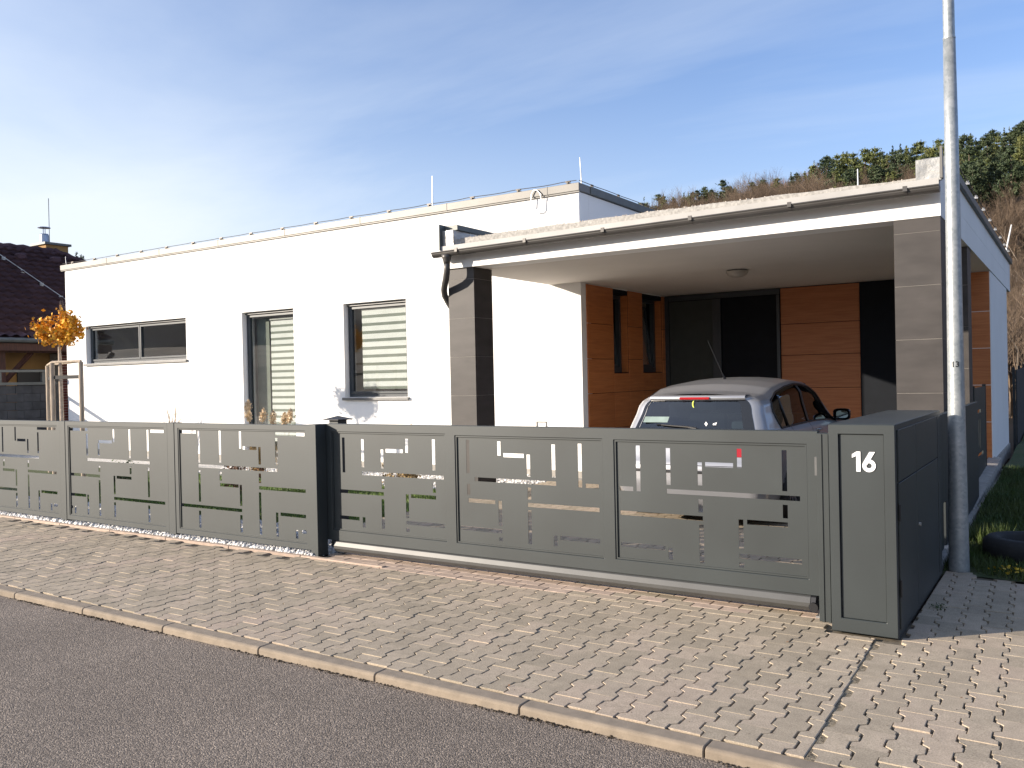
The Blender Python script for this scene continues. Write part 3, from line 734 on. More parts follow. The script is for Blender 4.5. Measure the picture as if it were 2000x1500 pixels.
# beams and soffit
MB().box(-7.0, -1.07, YB-0.01, YB+0.30, ZS+0.001, 3.30).build('front_beam', M['render'], H)
MB().box(-1.37, -1.07, YB+0.302, 19.4, ZS+0.001, 3.33).box(-1.25, -1.07, YB+0.302, 19.4, 3.332, 3.60).box(-1.255, -1.07, YB+0.0, YB+0.300, 3.302, 3.595).build('side_beam', M['render'], H)
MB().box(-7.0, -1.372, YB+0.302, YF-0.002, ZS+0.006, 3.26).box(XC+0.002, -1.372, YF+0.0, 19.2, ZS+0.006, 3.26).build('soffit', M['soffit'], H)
MB().box(-7.0, -6.82, YB+0.302, YF-0.002, 3.262, 3.56).build('left_parapet', M['render'], H)
# roof deck with gravel, and its stepped front flashing
MB().add([(-6.80, 9.14, 3.34), (-1.26, 9.14, 3.36), (-1.26, 19.2, 3.50), (-6.80, 19.2, 3.50)], [(0, 1, 2, 3)]).build('roof_deck', M['flash'], H)
zl = lambda x: 3.240 + (x+7.0)*0.0097            # gutter falls to the left
fl_ = MB(); zt1 = lambda x: 3.352+(x+7)*0.0095; zt2 = lambda x: 3.450+0.022*math.sin(math.pi*(x+7.05)/6.1)
fl_.add([(-7.02, 9.088, zl(-7.02)+0.012), (-1.07, 9.088, zl(-1.07)+0.012), (-1.07, 9.088, zt1(-1.07)), (-7.02, 9.088, zt1(-7.02)),
         (-7.02, 9.187, zl(-7.02)+0.012), (-1.07, 9.187, zl(-1.07)+0.012), (-1.07, 9.187, zt1(-1.07)+0.01), (-7.02, 9.187, zt1(-7.02)+0.01)],
        [(0, 1, 2, 3), (7, 6, 5, 4), (3, 2, 6, 7), (0, 4, 5, 1), (0, 3, 7, 4), (1, 5, 6, 2)])
fl_.build('roof_edge_flashing', M['flash'], H)
mb = MB(); xs = np.arange(-6.78, -1.27, 0.11)
mb.add([p for x in xs for p in ((x, 9.23, 3.33), (x, 9.225, zt2(x)+0.004*math.sin(x*9)), (x, 9.40, zt2(x)+0.02))], [q for i in range(len(xs)-1) for q in ((3*i, 3*i+3, 3*i+4, 3*i+1), (3*i+1, 3*i+4, 3*i+5, 3*i+2))])
mb.build('gravel_stop', mat('gravel_edge', (0.38, 0.365, 0.34), 0.95, var=0.15, nscale=30, bump=0.5, bscale=90, bdist=0.01), H)
P = scatter(-6.7, -1.4, 9.23, 9.42, 420, 3.50, 0.006); P[:, 2] = [zt2(x)+0.004 + (y-9.22)*0.1 for x, y in P[:, :2]]
P = P[[abs(noise.noise(Vector((p[0]*1.5, 0, 0)))) < 0.22 for p in P]]
V, Fc = pebble_cloud(P, 0.006, 0.014); stuff(npmesh('roof_gravel', V, Fc, M['roofgravel'], H))
# side parapet copings
for nm, x0, x1, y0, y1, z0, z1, mm in (('right_coping', -1.27, -1.03, YB+0.32, 19.5, 3.602, 3.70, 'coping_dark'), ('left_coping', -7.03, -6.79, YB-0.02, YF-0.002, 3.562, 3.63, 'coping_dark')):
    MB().box(x0, x1, y0, y1, z0, z1).build(nm, M[mm], H, bevel=0.004)
# metal end caps of the parapets
a = on_y(1790, 348, 9.12); b = on_y(1838, 306, 9.12)
MB().box(-1.268, -1.045, 9.09, 9.14, 3.385, 3.60).build('end_cap', M['galv'], H, bevel=0.003)
MB().add([(-1.06, 9.07, 3.40), (-1.035, 9.07, 3.40), (-1.035, 9.07, 3.70), (-1.055, 9.07, 3.70), (-1.06, 9.16, 3.40), (-1.035, 9.16, 3.40), (-1.035, 9.16, 3.66), (-1.06, 9.16, 3.66)], [(0, 1, 2, 3), (4, 7, 6, 5), (0, 4, 5, 1), (1, 5, 6, 2), (2, 6, 7, 3), (3, 7, 4, 0)]).build('end_cap', M['coping'], H)
MB().box(-7.0, -6.82, 9.12, YB+0.30, 3.302, 3.56).build('end_cap', M['galv'], H, bevel=0.003)
MB().box(-7.015, -7.002, 9.06, 9.25, 3.30, 3.64).build('end_cap', M['coping_dark'], H)
# clips and conductor on the right coping
for k in range(9):
    y = 10.2+k*1.0
    MB().box(-1.045, -1.0, y-0.012, y+0.012, 3.702, 3.725).tube([(-1.02, y-0.02, 3.735), (-1.02, y+0.02, 3.735)], 0.014, 6).build('conductor_clip', M['wire'], H)
MB().tube([(-1.02, y, 3.74-0.008*abs(math.sin(y*math.pi-0.6))) for y in np.arange(9.2, 19.4, 0.25)], 0.006, 5).build('conductor', M['clipmetal'], H)
a = on_z(1676, 364, 3.55); a = on_y(1676, 364, 13.0); b = on_y(1675, 330, 13.0); rod(a-Vector((0, 0, 0.3)), b, 0.012)
a = on_x(1983, 494, -1.05); b = on_x(1990.5, 461, -1.05); rod((-1.15, 19.3, 3.7), (-1.02, 19.3, 4.35), 0.02)
# gutter
def gutter_shell(x0, x1, yc=9.026, r=0.060, n=9):
    mb = MB()
    for rr, rev in ((r, False), (r-0.004, True)):
        vs = []
        for x in (x0, x1):
            for k in range(n+1):
                a = math.pi*k/n; vs.append((x, yc-math.cos(a)*rr, zl(x)+0.02-math.sin(a)*rr*1.05))
        fs = [(k, k+1, n+1+k+1, n+1+k) for k in range(n)]
        mb.add(vs, [f[::-1] for f in fs] if rev else fs)
    mb.tube([(x0, yc-r, zl(x0)+0.02), (x1, yc-r, zl(x1)+0.02)], 0.009, 8)
    vs = [(x0, yc, zl(x0)+0.02)]+[(x0, yc-math.cos(math.pi*k/n)*r, zl(x0)+0.02-math.sin(math.pi*k/n)*r*1.05) for k in range(n+1)]
    mb.add(vs, [(0, k+1, k+2) for k in range(n)])
    vs = [(x1, yc, zl(x1)+0.02)]+[(x1, yc-math.cos(math.pi*k/n)*r, zl(x1)+0.02-math.sin(math.pi*k/n)*r*1.05) for k in range(n+1)]
    mb.add(vs, [(0, k+2, k+1) for k in range(n)])
    return mb
g = gutter_shell(-7.07, -1.055).build('gutter', M['gutter'], H)
for x in (-6.66, -5.62, -4.555, -3.495, -2.43, -1.345):
    mb = MB(); n = 10; r = 0.065
    vs = []
    for xx in (x-0.016, x+0.016):
        for k in range(n+1):
            a = math.pi*k/n; vs.append((xx, 9.026-math.cos(a)*r, zl(x)+0.024-math.sin(a)*r*1.05))
    mb.add(vs, [(k, k+1, n+1+k+1, n+1+k) for k in range(n)])
    mb.box(x-0.02, x+0.02, 8.950, 8.968, zl(x)-0.005, zl(x)+0.045)
    mb.build('gutter_bracket', M['gutter'], g)
# downpipe with swan neck that ends at the pillar
dpz = zl(-6.85)
mb = MB().tube([(-6.85, 9.01, dpz-0.02), (-6.85, 9.01, dpz-0.06), (-6.85, 9.01, dpz-0.10), (-6.85, 9.01, dpz-0.14)], [0.070, 0.062, 0.048, 0.042], 14)
mb.build('downpipe_funnel', M['gutter'], g, smooth=True)
pp = [(-6.85, 9.01, dpz-0.10), (-6.85, 9.01, dpz-0.20), (-6.86, 9.015, dpz-0.26), (-6.90, 9.05, dpz-0.33), (-6.96, 9.10, dpz-0.39), (-7.02, 9.16, dpz-0.45), (-7.055, 9.22, dpz-0.52), (-7.05, 9.30, dpz-0.62), (-7.01, 9.33, dpz-0.70), (-6.95, 9.34, dpz-0.75)]
MB().tube(pp, 0.042, 14).build('downpipe', M['gutter'], g, smooth=True)

# ---- cladding on the wall inside the carport (faces the camera's right)
def panel_x(X, y0, y1, z0, z1, m='wood', par=None, nm='wood_panel'):
    MB().box(X-0.018, X, y0+0.004, y1-0.004, z0+0.004, z1-0.004).build(nm, M[m], par or H, bevel=0.0015)
def panel_y(x0, x1, Y, z0, z1, m='wood', nm='wood_panel'):
    MB().box(x0+0.004, x1-0.004, Y, Y+0.018, z0+0.004, z1-0.004).build(nm, M[m], H, bevel=0.0015)
# render return at the very corner + backing wall with window holes
YBW = 15.15
mb = MB()
Z0 = 0.10
wa = (12.98, 13.56, 1.655, 2.97); wb = (14.13, 15.0, 1.655, 2.98)
for (y0, y1, z0, z1) in ((YF+0.322, wa[0], 0, 3.05), (wa[1], wb[0], 0, 3.05), (wb[1], YBW, 0, 3.05), (wa[0], wa[1], 0, wa[2]), (wa[0], wa[1], wa[3], 3.05), (wb[0], wb[1], 0, wb[2]), (wb[0], wb[1], wb[3], 3.05)):
    mb.box(XC-0.30, XC-0.003, y0, y1, z0, z1)
mb.build('carport_inner_wall', M['doorblack'], H)
zs = [Z0, 0.64, 1.23, 1.82, 2.41, 3.055]
sm = [on_x(1170, y, XC).z for y in (633, 701, 768)]
zs = [Z0, sm[2]-0.59, sm[2], sm[1], sm[0], 3.055]
for z0, z1 in zip(zs, zs[1:]):
    for y0, y1 in ((12.06, 12.98), (13.56, 14.13), (15.0, YBW)):
        panel_x(XC+0.019, y0, y1, z0, z1)
for y0, y1 in ((12.98, 13.56), (14.13, 15.0)):
    panel_x(XC+0.019, y0, y1, zs[0], zs[1]); panel_x(XC+0.019, y0, y1, zs[1], zs[2]); panel_x(XC+0.019, y0, y1, zs[2], 1.645)
    # reveal lining
    MB().box(XC-0.20, XC-0.002, y1-0.016, y1-0.001, 1.655, 2.97).build('wood_reveal', M['wood'], H)
    MB().box(XC-0.20, XC-0.002, y0+0.001, y0+0.014, 1.655, 2.97).build('wood_reveal', M['wood'], H)
for (y0, y1, z0, z1) in (wa, wb):
    t = bpy.data.objects.new('window', None); C.objects.link(t); t.parent = H; t.matrix_parent_inverse = Matrix.Translation(-H.location)
    mb = MB(); xa, xb = XC-0.20, XC-0.12; q = 0.06; y0 += 0.016; y1 -= 0.018
    mb.box(xa, xb, y0, y0+q, z0, z1).box(xa, xb, y1-q, y1, z0, z1).box(xa, xb, y0+q, y1-q, z0, z0+q+0.03).box(xa, xb, y0+q, y1-q, z1-q, z1)
    mb.build('frame', M['frame'], t)
    # tilted open sash
    o = MB().box(-0.03, 0.0, y0+q, y0+q+0.05, 0, z1-z0-0.2).box(-0.03, 0, y1-q-0.05, y1-q, 0, z1-z0-0.2).box(-0.03, 0, y0+q+0.05, y1-q-0.05, 0, 0.05).box(-0.03, 0, y0+q+0.05, y1-q-0.05, z1-z0-0.25, z1-z0-0.2).build('sash', M['frame'], t)
    p = MB().box(-0.02, -0.014, y0+q+0.05, y1-q-0.05, 0.05, z1-z0-0.25).build('pane', M['glass'], t)
    for e in (o, p): e.location = (XC-0.15, 0, z0+0.09); e.rotation_euler = (0, R(-6), 0)
# ---- back wall of the carport
MB().box(XC-0.30, -1.35, YBW+0.022, YBW+0.3, 0, 3.06).build('carport_back_wall', M['doorblack'], H)
bx = [on_y(x, 650, YBW).x for x in (1308, 1393, 1410, 1525, 1680, 1748)]
panel_y(XC+0.01, bx[0], YBW-0.03, 0.1, 3.05, 'frame', 'door_frame')
panel_y(bx[0], bx[1], YBW-0.012, 0.1, 2.95, 'doorgrey', 'door_panel')
panel_y(bx[0], bx[3], YBW-0.03, 2.955, 3.055, 'frame', 'door_frame')
panel_y(bx[1], bx[2], YBW-0.05, 0.1, 2.95, 'frame', 'door_frame')
panel_y(bx[2], bx[3]-0.06, YBW-0.012, 0.1, 2.95, 'doorblack', 'door_panel')
panel_y(bx[3]-0.06, bx[3], YBW-0.05, 0.1, 2.95, 'frame', 'door_frame')
zz2 = [on_y(1600, y, YBW).z for y in (630, 692, 757)]
zz2 = [0.1, zz2[2]-0.57, zz2[2], zz2[1], zz2[0], 3.055]
for z0, z1 in zip(zz2, zz2[1:]): panel_y(bx[3], bx[4], YBW, z0, z1)
panel_y(bx[4], -1.75, YBW-0.02, 0.1, 3.05, 'doorblack', 'door_panel')
# wood bay on the right, then the white end wall
yo = 14.85
zr = [on_y(1920, y, yo).z for y in (608, 680, 752, 824)]
zr = [zr[3]-0.62*1, *zr[::-1], 3.055]; zr[0] = 0.18
MB().box(-1.75, -1.08, yo+0.02, yo+0.3, 0, 3.055).build('bay_wall', M['doorblack'], H)
for z0, z1 in zip(zr, zr[1:]): panel_y(-1.74, -1.085, yo, z0, z1)
MB().box(-1.35, -1.078, yo+0.002, 18.5, 0.2, 3.055).build('end_wall', M['render'], H)
MB().box(-1.38, -1.06, yo-0.04, 18.52, -0.05, 0.195).build('end_plinth', M['concrete'], H)
# low concrete footing running back from the rear pillar
MB().add([(-1.14, 10.9, -0.05), (-0.98, 10.9, -0.05), (-0.98, 15.0, -0.05), (-1.14, 15.0, -0.05), (-1.14, 10.9, 0.05), (-0.98, 10.9, 0.02), (-0.98, 15.0, 0.24), (-1.14, 15.0, 0.26)], [(0, 3, 2, 1), (4, 5, 6, 7), (0, 1, 5, 4), (1, 2, 6, 5), (2, 3, 7, 6), (3, 0, 4, 7)]).build('footing', M['concrete'], H)
anchor(H)

# ceiling light on the soffit
cl_ = thing('ceiling_light', 'round opal glass light on the carport ceiling', 'ceiling light', (-4.03, 12.1, ZS))
mb = MB(); n = 24; rings = [(0.150, 0.0), (0.150, -0.018), (0.135, -0.022)]
def lathe(prof, n=24, c=(0, 0, 0), axis='z'):
    mb = MB(); vs = []
    for r_, z_ in prof:
        for k in range(n):
            a = 2*math.pi*k/n; p = (r_*math.cos(a), r_*math.sin(a), z_)
            if axis == 'x': p = (p[2], p[0], p[1])
            if axis == 'y': p = (p[0], p[2], p[1])
            vs.append((p[0]+c[0], p[1]+c[1], p[2]+c[2]))
    fs = [(i*n+k, i*n+(k+1) % n, (i+1)*n+(k+1) % n, (i+1)*n+k) for i in range(len(prof)-1) for k in range(n)]
    return mb.add(vs, fs)
lathe([(0.001, 0.0), (0.138, 0.0), (0.138, -0.010), (0.13, -0.014)]).build('base', M['sill'], cl_, smooth=False)
lathe([(0.155, -0.012), (0.152, -0.035), (0.128, -0.07), (0.085, -0.092), (0.03, -0.102), (0.001, -0.103)]).build('shade', M['lampglass'], cl_, smooth=True)

# ================================================================== FENCE AND GATE
SA=[(-11.504,0.799,-11.471,1.117),(-11.194,0.948,-11.161,1.121),(-11.134,0.942,-10.937,0.975),(-10.902,0.805,-10.869,0.975),(-10.665,1.093,-10.252,1.126),(-10.666,0.806,-10.633,1.062),(-12.000,0.740,-10.637,0.773),(-11.486,0.620,-11.453,0.710),(-10.902,0.626,-10.869,0.713),(-11.494,0.558,-11.213,0.591),(-11.188,0.382,-11.155,0.586),(-10.896,0.563,-10.248,0.596),(-12.00,0.317,-11.163,0.350),(-11.191,0.116,-11.158,0.293),(-10.902,0.119,-10.869,0.534),(-10.667,0.118,-10.634,0.350),(-10.599,0.324,-10.245,0.357),(-10.397,0.123,-10.364,0.208),(-10.330,0.176,-10.249,0.209)]
SB=[(-9.982,1.094,-9.579,1.127),(-9.615,0.809,-9.582,1.063),(-9.091,0.976,-9.058,1.124),(-9.367,0.961,-9.105,0.994),(-9.384,0.813,-9.351,0.959),(-8.791,0.806,-8.758,1.124),(-8.461,0.810,-8.428,1.124),(-8.395,1.094,-8.145,1.127),(-9.602,0.749,-8.416,0.782),(-9.378,0.630,-9.345,0.699),(-8.781,0.629,-8.748,0.714),(-9.985,0.565,-9.351,0.598),(-8.456,0.393,-8.423,0.713),(-9.029,0.568,-8.752,0.601),(-9.089,0.390,-9.056,0.598),(-9.380,0.129,-9.347,0.538),(-9.985,0.328,-9.639,0.361),(-9.617,0.127,-9.584,0.357),(-9.985,0.179,-9.915,0.212),(-9.881,0.124,-9.848,0.210),(-9.087,0.328,-8.153,0.361),(-9.090,0.134,-9.057,0.300),(-8.459,0.123,-8.426,0.303)]
SC=[(-7.900,1.097,-7.618,1.130),(-7.595,0.799,-7.562,1.128),(-7.264,0.810,-7.231,1.133),(-6.957,0.961,-6.924,1.131),(-6.905,0.952,-6.700,0.985),(-6.675,0.813,-6.642,0.983),(-6.433,1.098,-6.026,1.131),(-6.437,0.815,-6.404,1.076),(-7.594,0.750,-6.409,0.783),(-7.595,0.397,-7.562,0.720),(-7.261,0.630,-7.228,0.720),(-6.677,0.632,-6.644,0.726),(-7.255,0.571,-6.976,0.604),(-6.959,0.393,-6.926,0.602),(-6.673,0.570,-6.031,0.603),(-6.681,0.130,-6.648,0.542),(-7.889,0.331,-6.931,0.364),(-7.598,0.130,-7.565,0.304),(-6.961,0.131,-6.928,0.302),(-6.446,0.132,-6.413,0.362),(-6.382,0.333,-6.039,0.366),(-6.179,0.133,-6.146,0.215),(-6.098,0.188,-6.034,0.221)]
G1=[(-5.677,0.766,-5.644,1.087),(-5.443,0.822,-5.410,1.077),(-5.211,0.820,-5.178,0.989),(-5.152,0.963,-4.952,0.996),(-4.924,0.968,-4.891,1.090),(-4.627,0.826,-4.594,1.091),(-5.436,0.751,-4.508,0.784),(-5.205,0.637,-5.172,0.725),(-4.625,0.635,-4.592,0.728),(-5.717,0.576,-5.181,0.609),(-4.869,0.577,-4.593,0.610),(-5.210,0.280,-5.177,0.546),(-4.927,0.397,-4.894,0.605),(-5.720,0.335,-5.480,0.368),(-5.441,0.277,-5.408,0.370),(-4.925,0.341,-4.507,0.374),(-4.928,0.277,-4.895,0.311)]
G2=[(-4.265,0.819,-4.232,1.096),(-4.183,0.755,-3.406,0.788),(-3.953,0.973,-3.920,1.089),(-3.895,0.962,-3.699,0.995),(-3.674,0.814,-3.641,0.990),(-3.443,0.819,-3.410,1.076),(-4.263,0.639,-4.230,0.729),(-4.250,0.576,-3.983,0.609),(-3.951,0.401,-3.918,0.607),(-3.669,0.633,-3.636,0.728),(-4.339,0.343,-3.920,0.376),(-3.950,0.280,-3.917,0.310),(-3.209,0.753,-3.176,1.088),(-3.146,0.752,-3.034,0.785),(-3.670,0.574,-3.032,0.607),(-3.670,0.278,-3.637,0.547),(-3.436,0.282,-3.403,0.366),(-3.376,0.337,-3.031,0.370)]
G3=[(-2.724,0.750,-2.691,1.086),(-2.860,0.748,-2.750,0.781),(-2.488,0.808,-2.455,1.073),(-2.251,0.816,-2.218,0.979),(-2.858,0.567,-2.218,0.600),(-2.856,0.333,-2.504,0.366),(-2.195,0.949,-1.993,0.982),(-1.966,0.951,-1.933,1.082),(-1.660,0.807,-1.627,1.081),(-2.486,0.746,-1.544,0.779),(-2.249,0.627,-2.216,0.719),(-1.659,0.626,-1.626,0.716),(-1.962,0.395,-1.929,0.597),(-1.903,0.566,-1.627,0.599),(-2.246,0.268,-2.213,0.541),(-1.961,0.328,-1.540,0.361),(-1.962,0.267,-1.929,0.300),(-2.481,0.271,-2.448,0.355)]
YP = 5.68
fence = thing('slotted_fence', 'grey metal fence of slotted panels between square posts over white pebbles', 'fence', (-9.0, 5.7, 0))
def fence_panel(x0, x1, slots, n=True):
    t = MB().holes(x0, x1, 0.045, 1.205, [(x0+0.058, 0.10, x1-0.058, 1.150)], YP, YP+0.045).build('panel_frame', M['anthracite'], fence, bevel=0.003)
    MB().holes(x0+0.05, x1-0.05, 0.092, 1.158, slots, YP+0.016, YP+0.019).build('cut_sheet', M['anthracite'], t)
    # inner glazing bead, a second thin step
    MB().holes(x0+0.059, x1-0.059, 0.101, 1.149, [(x0+0.070, 0.112, x1-0.070, 1.138)], YP+0.006, YP+0.0155).build('bead', M['anthracite'], t)
    return t
fence_panel(-7.955, -5.955, SC)
fence_panel(-10.02, -8.075, SB)
fence_panel(-12.10, -10.14, SA)
fence_panel(-14.18, -12.22, [(a-2.08, b, c-2.08, d) for a, b, c, d in SA])
fence_panel(-16.26, -14.30, [(a-4.16, b, c-4.16, d) for a, b, c, d in SA])
for x0, x1 in ((-8.073, -7.957), (-10.138, -10.022), (-12.218, -12.102), (-14.298, -14.182)):
    MB().box(x0, x1, YP-0.004, YP+0.10, -0.1, 1.206).build('post', M['anthracite'], fence, bevel=0.003)
MB().box(-5.953, -5.86, YP-0.012, YP+0.117, -0.1, 1.212).build('post', M['anthracite'], fence, bevel=0.003)
anchor(fence)

# gate catcher post with a pyramid cap
gp = thing('gate_post', 'square grey gate post with a low pyramid cap behind the gate end', 'post', (-5.95, 6.05, 0))
MB().box(-0.06, 0.06, -0.06, 0.06, -0.1, 1.235).build('shaft', M['anthracite'], gp, bevel=0.003)
MB().add([(-0.10, -0.10, 1.235), (0.10, -0.10, 1.235), (0.10, 0.10, 1.235), (-0.10, 0.10, 1.235), (-0.10, -0.10, 1.243), (0.10, -0.10, 1.243), (0.10, 0.10, 1.243), (-0.10, 0.10, 1.243), (0, 0, 1.275)], [(3, 2, 1, 0), (0, 1, 5, 4), (1, 2, 6, 5), (2, 3, 7, 6), (3, 0, 4, 7), (4, 5, 8), (5, 6, 8), (6, 7, 8), (7, 4, 8)]).build('cap', M['black'], gp)

YG = 5.80
gate = thing('sliding_gate', 'long grey sliding gate of three slotted panels on a steel rail', 'gate', (-3.65, 5.83, 0))
wins = [(-5.80, 0.232, -4.472, 1.14), (-4.368, 0.232, -2.990, 1.13), (-2.894, 0.238, -1.492, 1.125)]
MB().holes(-5.88, -1.420, 0.135, 1.212, wins, YG, YG+0.06).build('frame', M['anthracite'], gate, bevel=0.003)
for wn, sl in zip(wins, (G1, G2, G3)):
    t = MB().holes(wn[0]-0.01, wn[2]+0.01, wn[1]-0.01, wn[3]+0.01, sl, YG+0.018, YG+0.021).build('cut_sheet', M['anthracite'], gate)
    MB().holes(wn[0]+0.002, wn[2]-0.002, wn[1]+0.002, wn[3]-0.002, [(wn[0]+0.013, wn[1]+0.013, wn[2]-0.013, wn[3]-0.013)], YG+0.007, YG+0.0175).build('bead', M['anthracite'], t)
# C profile rail: chamfered upper half catching the light
prof = [(YG-0.010, 0.036), (YG-0.034, 0.066), (YG-0.035, 0.092), (YG-0.018, 0.128), (YG+0.0, 0.134), (YG+0.085, 0.134), (YG+0.095, 0.12), (YG+0.095, 0.04), (YG+0.05, 0.036)]
MB().prism(prof, 'x', -5.76, -1.478).build('rail', mat('rail_steel', (0.085, 0.085, 0.082), 0.4, metal=0.2, var=0.06), gate, bevel=0.002)
MB().prism(prof, 'x', -1.476, -1.445).build('end_plate', M['black'], gate)
lathe([(0.001, -0.012), (0.030, -0.012), (0.030, 0.012), (0.001, 0.012)], 14, (-1.455, YG-0.04, 0.07), 'y').build('end_roller', M['black'], gate)
MB().box(-1.445, -1.37, YG-0.03, YG+0.06, 0.0, 0.012).tube([(-1.42, YG-0.02, 0.012), (-1.41, YG-0.03, 0.045), (-1.40, YG-0.02, 0.07)], 0.008, 6).build('catch_bracket', M['wire'], gate)
anchor(gate)
# guide post between gate and cabinet
gpo = thing('guide_post', 'slim grey post with two grooves between the gate and the number cabinet', 'post', (-1.35, 5.72, 0))
MB().box(-1.405, -1.290, 5.70, 5.78, 0.0, 1.205).build('shaft', M['anthracite'], gpo, bevel=0.003)
MB().box(-1.385, -1.372, 5.694, 5.6995, 0.0, 1.20).box(-1.345, -1.332, 5.694, 5.6995, 0.0, 1.20).build('ridge', M['anthracite'], gpo)
MB().box(-1.428, -1.406, 5.74, 5.79, 0.93, 1.05).build('guide_block', M['sill'], gpo)
anchor(gpo)

# meter cabinet with the house number
CX0, CX1, CY0, CY1, CZ = -1.283, -0.905, 5.50, 7.50, 1.277
cab = thing('meter_cabinet', 'tall grey metal cabinet at the gate end with white number 16', 'cabinet', (-1.1, 6.5, 0))
MB().box(CX0, CX1, CY0+0.03, CY1, 0.0, CZ).build('body', M['anthracite'], cab, bevel=0.003)
t = MB().holes(CX0, CX1, 0.012, CZ-0.002, [(CX0+0.058, 0.095, CX1-0.062, CZ-0.06)], CY0, CY0+0.028).build('front_frame', M['anthracite'], cab, bevel=0.003)
MB().box(CX0+0.0615, CX1-0.0645, CY0+0.014, CY0+0.027, 0.097, CZ-0.0625).build('front_panel', M['anthracite'], cab, bevel=0.001)
MB().box(CX0+0.074, CX1-0.110, CY0+0.0265, CY0+0.0272, 0.12, 0.121).build('seam', M['black'], t)
# doors on the right side
DX = CX1
yS = [CY0+0.05, CY0+0.72, CY1-0.25, CY1-0.08]
zm = 0.93
def side_door(y0, y1, z0, z1, nm='door'):
    return MB().box(DX+0.001, DX+0.010, y0+0.005, y1-0.005, z0+0.005, z1-0.005).build(nm, M['anthracite'], cab, bevel=0.0015)
side_door(yS[0], yS[1], zm, CZ-0.03, 'flap'); side_door(yS[1], yS[2], zm, CZ-0.03, 'flap')
d1 = side_door(yS[0], yS[1], 0.05, zm); d2 = side_door(yS[1], yS[2], 0.05, zm)
side_door(yS[2]+0.02, yS[3], 0.05, CZ-0.03)
MB().tube([(DX+0.010, yS[1]+0.08, 0.57), (DX+0.022, yS[1]+0.08, 0.57)], 0.013, 10).build('lock', M['galv'], d2)
for z in (0.3, 0.75): MB().tube([(DX+0.012, yS[0]+0.0, z-0.05), (DX+0.012, yS[0]+0.0, z+0.05)], 0.006, 6).build('hinge', M['black'], d1)
# digits
def digit1(ox, oz, h, y0, y1, m, par):
    k = h/1.0
    pl = [(0.20, 0), (0.40, 0), (0.40, 1.0), (0.22, 1.0), (0.00, 0.86), (0.00, 0.68), (0.20, 0.78)]
    MB().prism([(ox+a*k, oz+b*k) for a, b in pl], 'y', y0, y1).build('digit', m, par)
def digit6(ox, oz, h, y0, y1, m, par):
    k = h; n = 28; c = (0.315, 0.315); ro, ri = 0.315, 0.130; mb = MB()
    vs = []
    for (r_, y_) in ((ro, y0), (ri, y0), (ri, y1), (ro, y1)):
        for i in range(n):
            a = 2*math.pi*i/n; vs.append((ox+(c[0]+r_*math.cos(a))*k, y_, oz+(c[1]+r_*math.sin(a))*k))
    fs = [(q*n+i, q*n+(i+1) % n, ((q+1) % 4)*n+(i+1) % n, ((q+1) % 4)*n+i) for q in range(4) for i in range(n)]
    mb.add(vs, fs)
    mb.prism([(ox+a*k, oz+b*k) for a, b in ((0.025, 0.44), (0.22, 0.34), (0.60, 1.0), (0.34, 1.0))], 'y', y0+0.0006, y1)
    mb.build('digit', m, par)
p0 = on_y(1661, 921, CY0-0.006); p1 = on_y(1663, 882, CY0-0.006); hgt = p1.z-p0.z
p6 = on_y(1684, 921, CY0-0.006)
digit1(p0.x+0.007, p0.z, hgt*1.0, CY0+0.009, CY0+0.0135, M['plain_white'], cab)
digit6(p6.x-0.002, p0.z-0.001, hgt*1.0, CY0+0.009, CY0+0.0135, M['plain_white'], cab)
anchor(cab)

# lamp post
lamp = thing('lamp_post', 'tall galvanised street lamp post beside the grey cabinet', 'lamp post', (-0.805, 7.66, 0))
MB().tube([(0, 0, -0.05), (0, 0, 0.02), (0.001, 0, 1.6), (0.0, 0, 3.2), (-0.004, 0, 4.20)], [0.077, 0.075, 0.060, 0.052, 0.045], 32).build('pole', M['pole'], lamp, smooth=True)
MB().tube([(-0.004, 0, 4.20), (-0.004, 0, 4.212)], 0.0462, 32).build('collar', M['pole'], lamp, smooth=False)
MB().tube([(-0.004, 0, 4.18), (-0.004, 0, 4.214), (-0.0045, 0, 4.3), (-0.006, 0, 5.2), (-0.008, 0, 6.4), (-0.01, 0, 7.4)], [0.0425, 0.0425, 0.0424, 0.040, 0.037, 0.034], 32, cap=False).build('upper_pole', M['pole'], lamp, smooth=True)
MB().tube([(-0.01, 0, 7.35), (-0.03, -0.3, 7.5), (-0.06, -0.9, 7.55)], 0.03, 16).build('arm', M['pole'], lamp, smooth=True)
MB().box(-0.15, 0.03, -1.5, -0.85, 7.49, 7.60).build('lamp_head', M['sill'], lamp, bevel=0.03)
def text_obj(txt, size, name, m, parent, loc, rot, ext=0.0005, bold=0.0, wrap=None):
    cu = bpy.data.curves.new(name, 'FONT'); cu.body = txt; cu.size = size; cu.extrude = ext; cu.offset = bold; cu.align_x = 'CENTER'; cu.align_y = 'CENTER'; cu.resolution_u = 3
    o = bpy.data.objects.new(name+'_tmp', cu); C.objects.link(o); dg = bpy.context.evaluated_depsgraph_get()
    me = bpy.data.meshes.new_from_object(o.evaluated_get(dg)); bpy.data.objects.remove(o); me.name = name
    me.materials.clear()
    q = link(name, me, m, parent); q.location = loc; q.rotation_euler = rot
    return q
# number 13 bent round the pole
zz13 = on_y(1863, 712, 7.6).z
q = text_obj('13', 0.062, 'number', M['black'], lamp, (0, 0, 0), (0, 0, 0), 0.0008, 0.0012)
adir = math.atan2(-7.6, 0.795)-0.05; Rp = 0.0625-0.0015
for v in q.data.vertices:
    aa = adir + v.co.x/Rp; rr = Rp + 0.0015 + v.co.z
    v.co = (math.cos(aa)*rr, math.sin(aa)*rr, zz13+v.co.y)

